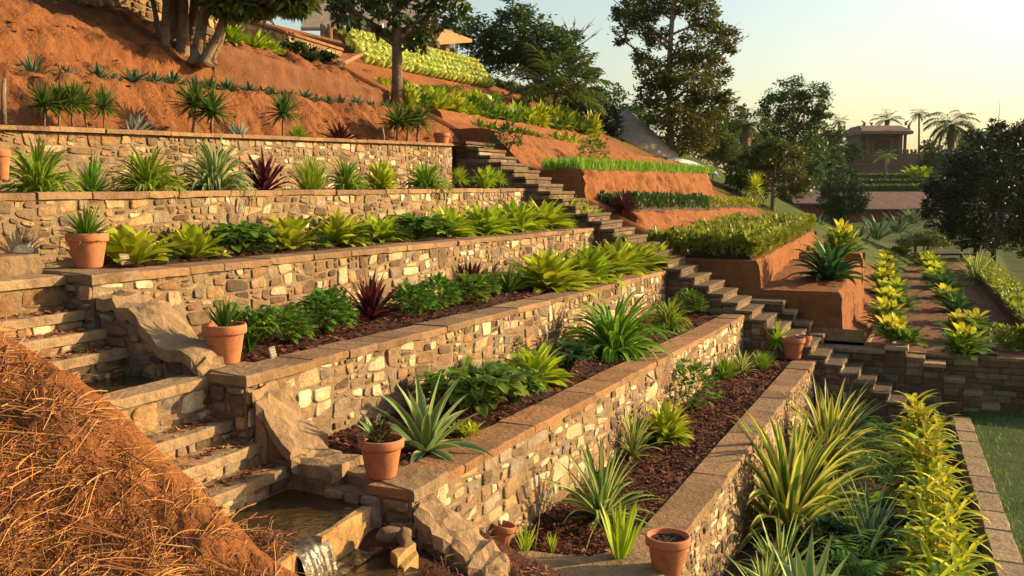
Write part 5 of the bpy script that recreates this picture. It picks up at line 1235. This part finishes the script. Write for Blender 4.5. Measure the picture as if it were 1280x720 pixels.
tree('tree', 'small rounded dense green tree in front of the tiled building', 48, (1056, 278), [(1056, 262), (1056, 250)], [(1040, 250, 16, 18), (1058, 235, 18, 16), (1072, 250, 14, 18), (1056, 258, 24, 14), (1036, 238, 12, 12)], 'tree', .14, 1.0, 'bark', .12, .4)
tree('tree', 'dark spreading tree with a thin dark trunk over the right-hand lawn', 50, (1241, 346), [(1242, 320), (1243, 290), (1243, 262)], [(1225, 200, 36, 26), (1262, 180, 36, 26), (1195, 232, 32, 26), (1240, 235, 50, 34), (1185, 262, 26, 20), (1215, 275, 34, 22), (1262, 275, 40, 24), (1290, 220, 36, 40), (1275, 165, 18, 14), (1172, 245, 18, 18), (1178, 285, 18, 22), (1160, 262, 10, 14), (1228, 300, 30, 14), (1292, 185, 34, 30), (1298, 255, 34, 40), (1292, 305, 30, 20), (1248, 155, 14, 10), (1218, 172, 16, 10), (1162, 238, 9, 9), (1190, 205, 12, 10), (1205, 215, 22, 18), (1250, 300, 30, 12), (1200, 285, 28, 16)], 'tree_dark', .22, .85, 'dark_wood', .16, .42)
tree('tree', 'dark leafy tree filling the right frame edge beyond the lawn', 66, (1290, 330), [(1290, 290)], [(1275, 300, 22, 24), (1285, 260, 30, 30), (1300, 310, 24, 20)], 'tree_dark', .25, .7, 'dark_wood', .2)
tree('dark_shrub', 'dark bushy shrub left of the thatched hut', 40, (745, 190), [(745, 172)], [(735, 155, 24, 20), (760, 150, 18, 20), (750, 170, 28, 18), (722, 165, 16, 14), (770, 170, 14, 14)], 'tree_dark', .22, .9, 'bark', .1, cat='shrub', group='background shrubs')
for (u, v, w, h, d, lab, mat) in ((800, 200, 26, 10, 40, 'leafy low shrubs right of the red bank, under the tall tree', 'tree'), (835, 200, 30, 12, 42, 'low green shrub at the foot of the tall tree', 'tree_light'), (905, 188, 24, 30, 52, 'light green shrub behind the white canopy', 'tree_light'),
                          (1155, 300, 34, 14, 46, 'low rounded shrub near the dark garden bench', 'tree_light'), (1010, 215, 22, 26, 75, 'dim green shrub left of the tiled building', 'tree'), (1262, 425, 14, 10, 30, 'small clipped round bush beyond the hedge', 'tree_light')):
    tree('shrub', lab, d, (u, v + h * .6), [(u, v + h * .2)], [(u - w * .4, v, w * .6, h * .7), (u + w * .4, v + 2, w * .6, h * .6), (u, v - h * .2, w * .6, h * .7)], mat, .13, .9, 'bark', .05, .4, cat='shrub', group='background shrubs')
for (u, v, w, h, d, lab) in ((1015, 195, 34, 22, 140, 'hazy far tree left of the temple, behind the small palm'), (1050, 190, 26, 20, 150, 'hazy far tree just left of the temple'), (1165, 205, 24, 30, 165, 'hazy far tree between the temple and the tall palm'), (1215, 175, 26, 16, 170, 'hazy far tree right of the tall palm'), (1240, 172, 26, 14, 175, 'hazy far tree above the dark right-hand tree'), (1195, 190, 24, 16, 172, 'hazy far tree behind the tall palm'), (1275, 168, 26, 18, 180, 'hazy far tree at the right frame edge'),
                          (1052, 222, 22, 24, 100, 'dark wall of foliage left of the temple base'), (940, 195, 30, 34, 85, 'dark trees behind the olive shrubby tree'), (895, 175, 40, 40, 80, 'dim trees behind the white canopy'), (770, 140, 44, 36, 75, 'dim trees behind the thatched hut'), (1235, 240, 60, 30, 110, 'dim trees behind the dark right-hand tree'), (1215, 200, 30, 26, 118, 'dim green tree just right of the tall palm trunk'), (1255, 195, 30, 26, 122, 'dim green tree low behind the dark right-hand tree'), (1172, 196, 24, 28, 140, 'hazy tree left of the tall palm crown, right of the temple'), (1204, 200, 26, 26, 136, 'hazy tree behind the tall palm drooping fronds'), (1036, 182, 24, 30, 130, 'hazy tree between the small far palm and the round-crowned tree'), (1165, 228, 16, 22, 105, 'dim bushy tree at the right end of the green terraces'),
                          (1020, 205, 30, 30, 105, 'dim green tree right of the round-crowned tree'), (1045, 215, 22, 28, 112, 'dim green tree between the round-crowned tree and the temple'), (960, 190, 30, 40, 90, 'dim tree behind the bushy dark palm'), (915, 160, 24, 40, 88, 'dim tree left of the bushy dark palm')):
    tree('far_tree', lab, d, (u, v + h), [(u, v + h * .5)], [(u - w * .5, v + h * .1, w * .55, h * .7), (u + w * .5, v + h * .1, w * .55, h * .7), (u, v - h * .1, w * .65, h * .8), (u + w * .1, v + h * .4, w * .8, h * .5)], 'tree', .011 * d * .4 + .1, .8, 'bark', .25, .45, group='far trees')
for (u, v, w, h, d, lab) in ((628, 108, 24, 14, 39, 'dark bushy shrub at the right end of the lettuce bank'), (664, 122, 26, 16, 40, 'dark bushy shrub left of the feathery young palm'), (716, 134, 26, 18, 41, 'dark bushy shrub right of the feathery young palm')):
    tree('shrub', lab, d, (u, v + h * .6), [(u, v + h * .2)], [(u - w * .5, v, w * .6, h * .8), (u + w * .5, v + 2, w * .6, h * .7), (u, v - h * .3, w * .6, h * .8)], 'tree', .15, .9, 'bark', .05, .4, cat='shrub', group='background shrubs')
palm('palm_tree', 'feathery young palm in front of the broad dark tree', 36, (692, 150), (695, 118), 72, 20, .10, 'tree_light', 1.25, (.1, 1.45), leaf=.085)
palm('palm_tree', 'tall palm with drooping brown lower fronds, right of the temple', 100, (1187, 232), (1190, 156), 38, 26, .38, 'palm', 1.8, (-.5, 1.3), dead=12)
palm('palm_tree', 'bushy dark palm left of the round-crowned tree', 58, (932, 190), (934, 156), 38, 20, .3, 'palm', 1.3, (-.3, 1.4), dead=5)
palm('palm_tree', 'tiny distant fan palm left of the temple roof', 170, (1049, 200), (1049, 152), 12, 20, .25, 'palm', 1.2, (-.6, 1.4))
palm('palm_tree', 'tall thin distant palm just right of the temple roof', 175, (1149, 205), (1149, 142), 13, 20, .22, 'palm', 1.5, (-.6, 1.3))
palm('palm_tree', 'bushy palm rising directly behind the temple roof', 165, (1109, 175), (1109, 150), 20, 18, .5, 'palm', 1.2, (-.1, 1.4))
palm('palm_tree', 'young yellow green palm standing in front of the temple base', 120, (1107, 218), (1107, 197), 16, 14, .10, 'hedge', 1.4, (.0, 1.4))
for (u, v, w, h, d) in ((1072, 318, 56, 42, 46), (1096, 300, 60, 40, 52), (1122, 292, 60, 34, 56), (1020, 288, 40, 26, 44), (1042, 290, 40, 22, 48), (1140, 280, 50, 26, 62)):
    p = at(u, v, d=1); p = p * (d / depth(p)); k = d / FPX
    put('banana', 'banana_plant', p, w * k * .8, h * k * .72, 'grey green large-leaved plant', 'on the slope below the tiled building', 'plant', 'large-leaved plants below the building', u)
p = at(1145, 222, d=1); p = p * (125 / depth(p)); put('veg', 'leafy_plant', p, 3.6, 1.4, None, None, 'plant', label='yellow green sprawling plants at the right of the temple terraces')

# ------------------------------------------------------------------ temple, buildings
d = 150.0; kt = d / FPX
def loc(u, v, d_): p = at(u, v, d=1); return p * (d_ / depth(p))
c = loc(1108, 218, d); root = empty('temple', c, 'small brown temple with a flared tiled roof on a stepped stone base, far right', 'temple', rz=YAW - .04)
def bxp(name, x0, x1, y0, y1, z0, z1, mat, bev=.04): b = MB(); b.box((x0, y0, z0), (x1, y1, z1), bev=bev); return part(name, b, M[mat], root)
# local x forward (away), y to the left in the picture
bxp('lower_base', 0, 12, -5.9, 5.6, -3, 1.5, 'temple_stone'); bxp('upper_base', .5, 11, -5.5, 5.1, 1.5, 3.25, 'temple_stone'); bxp('base_ledge', -.1, 11.5, -6.0, 5.7, 1.45, 1.62, 'tile')
bxp('wall', 2.5, 9, -3.2, 3.6, 3.25, 6.4, 'temple_stone'); bxp('door', 2.42, 2.5, -1.2, 1.2, 3.3, 5.4, 'dark_wood'); bxp('door_frame', 2.40, 2.5, -1.6, -1.25, 3.3, 5.7, 'tile'); bxp('door_frame', 2.40, 2.5, 1.25, 1.6, 3.3, 5.7, 'tile')
for yy in (-3.3, -2.4, 2.6, 3.5): bxp('pillar', 1.6, 2.0, yy - .2, yy + .2, 3.25, 6.3, 'temple_stone')
for yy in np.linspace(-5.2, -2.8, 5): bxp('baluster', .7, .95, yy - .16, yy + .16, 3.25, 3.9, 'temple_stone')
for yy in np.linspace(3.0, 4.9, 4): bxp('baluster', .7, .95, yy - .16, yy + .16, 3.25, 3.8, 'temple_stone')
b = MB(); rp = [(0, 4.1, 6.25), (0, -3.9, 6.25), (11, -3.9, 6.25), (11, 4.1, 6.25), (0, 4.1, 6.7), (0, -3.9, 6.7), (11, -3.9, 6.7), (11, 4.1, 6.7), (3.2, 3.3, 7.75), (3.2, -3.0, 7.75), (8, -3.0, 7.75), (8, 3.3, 7.75)]
b.add(rp, [(3, 2, 1, 0), (0, 1, 5, 4), (1, 2, 6, 5), (2, 3, 7, 6), (3, 0, 4, 7), (4, 5, 9, 8), (5, 6, 10, 9), (6, 7, 11, 10), (7, 4, 8, 11), (8, 9, 10, 11)]); rf = part('roof', b, M['tile'], root)
for (y, z, h) in ((-3.2, 7.7, .7), (3.4, 7.6, .8), (-3.7, 6.6, 1.8), (3.9, 6.6, 1.0), (2.2, 7.7, .4)):
    b = MB(); b.tube([(1.2, y, z), (1.2, y - .15 * np.sign(y), z + h * .5), (1.2, y + .35 * np.sign(y), z + h)], [.28, .2, .05], 6); part('finial', b, M['tile'], rf)
# stepped green terraces before the temple
for j, (v0, v1, dd, lab) in enumerate(((240, 233, 112, 'lowest green terrace strip below the temple'), (232, 226, 120, 'middle green terrace strip below the temple'), (225, 219, 128, 'highest green terrace strip below the temple'))):
    p0 = loc(1078 - 4 * j, v0, dd); p1 = loc(1172 - 2 * j, v0, dd); zt = loc(1110, v1, dd).z
    b = MB(); r_ = (p1 - p0); n_ = Vector((-r_.y, r_.x, 0)).normalized(); n_ = n_ if n_.dot(_F) > 0 else -n_
    q = [p0, p1, p1 + n_ * 8.2, p0 + n_ * 8.2]; zb_ = p0.z - 2.5
    b.add([(a.x, a.y, zb_) for a in q] + [(a.x, a.y, zt) for a in q], [(0, 1, 5, 4), (1, 2, 6, 5), (2, 3, 7, 6), (3, 0, 4, 7), (4, 5, 6, 7)])
    root2 = empty('green_terrace', (p0.x, p0.y, zb_), lab, 'terrace', 'green terraces below the temple'); b.build('earth_bank', M['lawn'], root2)
    cr = MB()
    for k in range(420):
        a = RN.random(); y = p0.lerp(p1, a) + n_ * U_(-.1, 1.6); blade(cr, (y.x, y.y, zt - .05), U_(0, 6.28), U_(.3, 1.2), U_(.3, .6), .22, .8, 2, .2, 'lance')
    cr.build('crops', LM['tree_light'], root2)
def house(name, d, u0, u1, vr, ve, vb, lab, wallmat, roofmat, dep=6.0, over=.5):
    p0, p1 = loc(u0, ve, d), loc(u1, ve, d); zr = loc((u0 + u1) / 2, vr, d + dep * .5).z; ze = p0.z; zb_ = loc(u0, vb, d).z - .5
    r_ = Vector((p1.x - p0.x, p1.y - p0.y, 0)); L = r_.length; r_.normalize(); n_ = Vector((-r_.y, r_.x, 0)); n_ = n_ if n_.dot(_F) > 0 else -n_
    root = empty(name, (p0.x, p0.y, zb_), lab, 'building')
    def P3(s, t, z): w_ = p0 + r_ * s + n_ * t; return (w_.x, w_.y, z)
    b = MB(); b.add([P3(.2, over, zb_), P3(L - .2, over, zb_), P3(L - .2, dep, zb_), P3(.2, dep, zb_), P3(.2, over, ze - .05), P3(L - .2, over, ze - .05), P3(L - .2, dep, ze - .05), P3(.2, dep, ze - .05)], [(0, 1, 5, 4), (1, 2, 6, 5), (2, 3, 7, 6), (3, 0, 4, 7), (4, 5, 6, 7)]); b.build('wall', M[wallmat], root)
    b = MB(); m_ = (over + dep) / 2
    for (t0, t1) in ((-.0, m_), (dep + over, m_)):
        nn = 40
        for i in range(nn):
            s0, s1 = -over + (L + 2 * over) * i / nn, -over + (L + 2 * over) * (i + .92) / nn
            b.add([P3(s0, t0, ze - .1), P3(s1, t0, ze - .1), P3(s1, t1, zr), P3(s0, t1, zr), P3(s0, t0, ze), P3(s1, t0, ze), P3(s1, t1, zr + .1), P3(s0, t1, zr + .1)], [(0, 1, 5, 4), (4, 5, 6, 7), (0, 4, 7, 3), (1, 2, 6, 5), (3, 2, 1, 0)])
    b.add([P3(-over, 0, ze - .16), P3(L + over, 0, ze - .16), P3(L + over, m_, zr - .04), P3(-over, m_, zr - .04)], [(0, 1, 2, 3)]); b.add([P3(-over, dep + over, ze - .16), P3(L + over, dep + over, ze - .16), P3(L + over, m_, zr - .04), P3(-over, m_, zr - .04)], [(3, 2, 1, 0)])
    b.build('roof', M[roofmat], root)
    return root, P3, L, zb_, ze
rt, P3, L, zb_, ze = house('low_building', 82, 1062, 1172, 241, 261, 282, 'long low red-walled building under a brown tiled roof, behind the dark right tree', 'red_plaster', 'tile', 7)
house('low_building', 84, 1000, 1046, 238, 254, 275, 'end of a low brown tiled building showing left of the small rounded tree', 'red_plaster', 'tile', 6)
rt, P3, L, zb_, ze = house('hillside_house', 44, 392, 520, -8, 34, 78, 'shaded hillside house with a ribbed tan roof behind the dark-leaved tree', 'plaster', 'metal_roof', 7, .6)
for u in (404, 413, 470, 477):
    p = loc(u, 70, 43.3); b = MB(); b.tube([(p.x, p.y, zb_ - .3), (p.x, p.y, ze + .0)], [.13, .11], 8); b.build('post', M['white' if u > 440 else 'pale_bark'], rt, True)
# porch with the orange awning
p0, p1 = loc(520, 57, 45), loc(566, 57, 45); root = empty('porch', p0, 'porch with a sloping orange roof jutting out beside the dark-leaved tree', 'porch')
a = [loc(528, 30, 46), loc(555, 36, 44), loc(590, 49, 45), loc(545, 52, 43.4)]
b = MB(); vs = [v for v in a] + [v - Vector((0, 0, .14)) for v in a]; b.add(vs, [(0, 1, 2, 3), (7, 6, 5, 4), (0, 4, 5, 1), (1, 5, 6, 2), (2, 6, 7, 3), (3, 7, 4, 0)]); b.build('roof', M['orange_roof'], root)
for u, v in ((541, 53), (556, 52)):
    p = loc(u, v, 44.6); b = MB(); b.box((p.x - .16, p.y - .16, p.z - 2.5), (p.x + .16, p.y + .16, p.z - .0)); b.build('pillar', M['wood'], root)
p = loc(562, 62, 46); b = MB(); q0, q1 = loc(528, 60, 47), loc(568, 60, 47); nn_ = Vector((0, 0, 1)); b.add([q0, q1, q1 + nn_ * .9, q0 + nn_ * .9, q0 + _F * 3, q1 + _F * 3, q1 + nn_ * .9 + _F * 3, q0 + nn_ * .9 + _F * 3], [(0, 1, 2, 3), (1, 5, 6, 2), (5, 4, 7, 6), (4, 0, 3, 7), (3, 2, 6, 7)]); b.build('parapet', M['white'], root)
# thatched hut
c = loc(783, 196, 42.5); root = empty('thatched_hut', c, 'conical grey thatched hut roof between the dark shrub and the tall tree', 'hut')
b = MB(); b.lathe([(2.3, -.1), (2.2, .1), (1.45, .85), (.7, 1.5), (.22, 1.95), (.02, 2.1)], 28); b.v = [(x + nz(x, y, z, 2, 2) * .10, y + nz(y, x, z, 2, 2) * .1, z) for x, y, z in b.v]; part('thatch', b, M['thatch'], root, True)
b = MB(); b.lathe([(1.5, -1.6), (1.5, .05)], 20); part('wall', b, M['plaster'], root, True)
# white canopy on thin posts
c = loc(868, 214, 41); root = empty('canopy', c, 'white curved canopy on thin posts behind the grass terrace', 'canopy')
a0, a1 = loc(834, 200, 41), loc(897, 214, 41); sd_ = (a1 - a0); b = MB(); fw = Vector((_F.x, _F.y, 0)).normalized()
g_ = lambda s, t: tuple(a0 + sd_ * s + fw * (2.4 * t - .4) + Vector((0, 0, .22 * math.sin(math.pi * min(1, s * .8 + .2)) - .25 * (2 * t - 1) ** 2 + .05 - .02)))
b.grid(g_, 18, 8); b.grid(lambda s, t: tuple(Vector(g_(s, t)) - Vector((0, 0, .05))), 18, 8); b.build('roof', M['white'], root, True)
for u in (846, 858, 868, 878, 886, 891):
    p = loc(u, 214, 41 + U_(0, 1.2)); q = Vector((p.x + U_(-.1, .1), p.y + U_(-.1, .1), p.z - 1.5)); b = MB(); b.tube([q, Vector((p.x, p.y, p.z + .05))], [.035, .03], 6); b.build('post', M['dark_wood'], root, True)
b = MB(); p = loc(835, 172, 42.6); q = loc(835, 190, 42.6); r_ = Vector((_R.x, _R.y, 0)) * .09
b.grid(lambda s, t: tuple(p.lerp(q, t) + r_ * (2 * s - 1) + fw * .04 * math.sin(t * 9 + s * 5)), 6, 10); o = tag(b.build('red_banner', M['red_cloth'], loc=tuple(q)), 'narrow red cloth hanging beside the slim trunk of the tall tree', 'banner')
so = o.modifiers.new('thick', 'SOLIDIFY'); so.thickness = .02
# dark garden bench by the lawn
c = loc(1190, 318, 52); root = empty('garden_bench', c, 'dark timber garden bench frame in the shade near the lawn', 'bench', rz=YAW - 1.57 + .2)
for (nm, p0, p1) in (('leg', (-1.5, 0, -.6), (-1.38, .12, .75)), ('leg', (1.38, 0, -.6), (1.5, .12, .75)), ('leg', (-1.5, 1.1, -.6), (-1.38, 1.22, .6)), ('leg', (1.38, 1.1, -.6), (1.5, 1.22, .6)), ('seat', (-1.6, -.1, -.05), (1.6, 1.3, .05)), ('rail', (-1.5, -.02, .58), (1.5, .1, .72)), ('rail', (-1.5, 1.12, .4), (1.5, 1.24, .52))):
    b = MB(); b.box(p0, p1, bev=.015); part(nm, b, M['dark_wood'], root)
# wire from the lettuce bank to the pale trunk
b = MB(); a0, a1 = loc(607, 95, 40), loc(648, 80, 46); b.tube([a0.lerp(a1, t) - Vector((0, 0, .35 * math.sin(math.pi * t))) for t in np.linspace(0, 1, 9)], .02, 5); tag(b.build('cable', M['white'], loc=tuple(a0)), 'thin pale cable sagging between the lettuce bank and the pale leaning trunk', 'cable')
# right-hand lawn and drive
b = MB(); b.grid(lambda s, t: (lerp(22.5, 62, s), lerp(-22, -2.35, t) + 1.1 * min(1, max(0, lerp(22.5, 62, s) - 24) / 22), -4.40 + nz(s * 40, t * 20, 2, .5, 2) * .04 + (.35 * sstep(.9, 1, t))), 60, 30); tag(b.build('lawn', M['lawn'], smooth=True), kind='structure')
b = MB(); P_ = [loc(u, v, dd) for u, v, dd in ((1170, 305, 60), (1200, 302, 62), (1240, 306, 60), (1300, 316, 56))]
b.grid(lambda s, t: (lambda w_: (w_.x + t * 3.0, w_.y + t * 1.0, -4.33))(P_[min(2, int(s * 3))].lerp(P_[min(2, int(s * 3)) + 1], s * 3 - min(2, int(s * 3)))), 18, 3); tag(b.build('garden_drive', M['slab']), kind='structure')

# ------------------------------------------------------------------ labels of the repeated plants
from collections import defaultdict
Qd = defaultdict(list)
for o, look, place, u in LABQ: Qd[(look, place)].append((u, o))
for (look, place), L_ in Qd.items():
    L_.sort(key=lambda t: t[0])
    for i, (u, o) in enumerate(L_): o['label'] = f"{look} {place}" if len(L_) == 1 else f"{look} {place}, {ORD[i]} from the left"

# ------------------------------------------------------------------ evening air
hb = MB(); hb.box((-75, -1000, -7), (1600, 1000, 26)); hz = hb.build('haze', None); tag(hz, kind='stuff')
m = bpy.data.materials.new('haze'); m.use_nodes = True; n_ = m.node_tree; n_.nodes.clear()
o_ = n_.nodes.new("ShaderNodeOutputMaterial"); v_ = n_.nodes.new("ShaderNodeVolumePrincipled")
v_.inputs["Color"].default_value = (.93, .92, .88, 1); v_.inputs["Density"].default_value = .00008; v_.inputs["Anisotropy"].default_value = .3
n_.links.new(v_.outputs[0], o_.inputs["Volume"]); hz.data.materials.append(m)
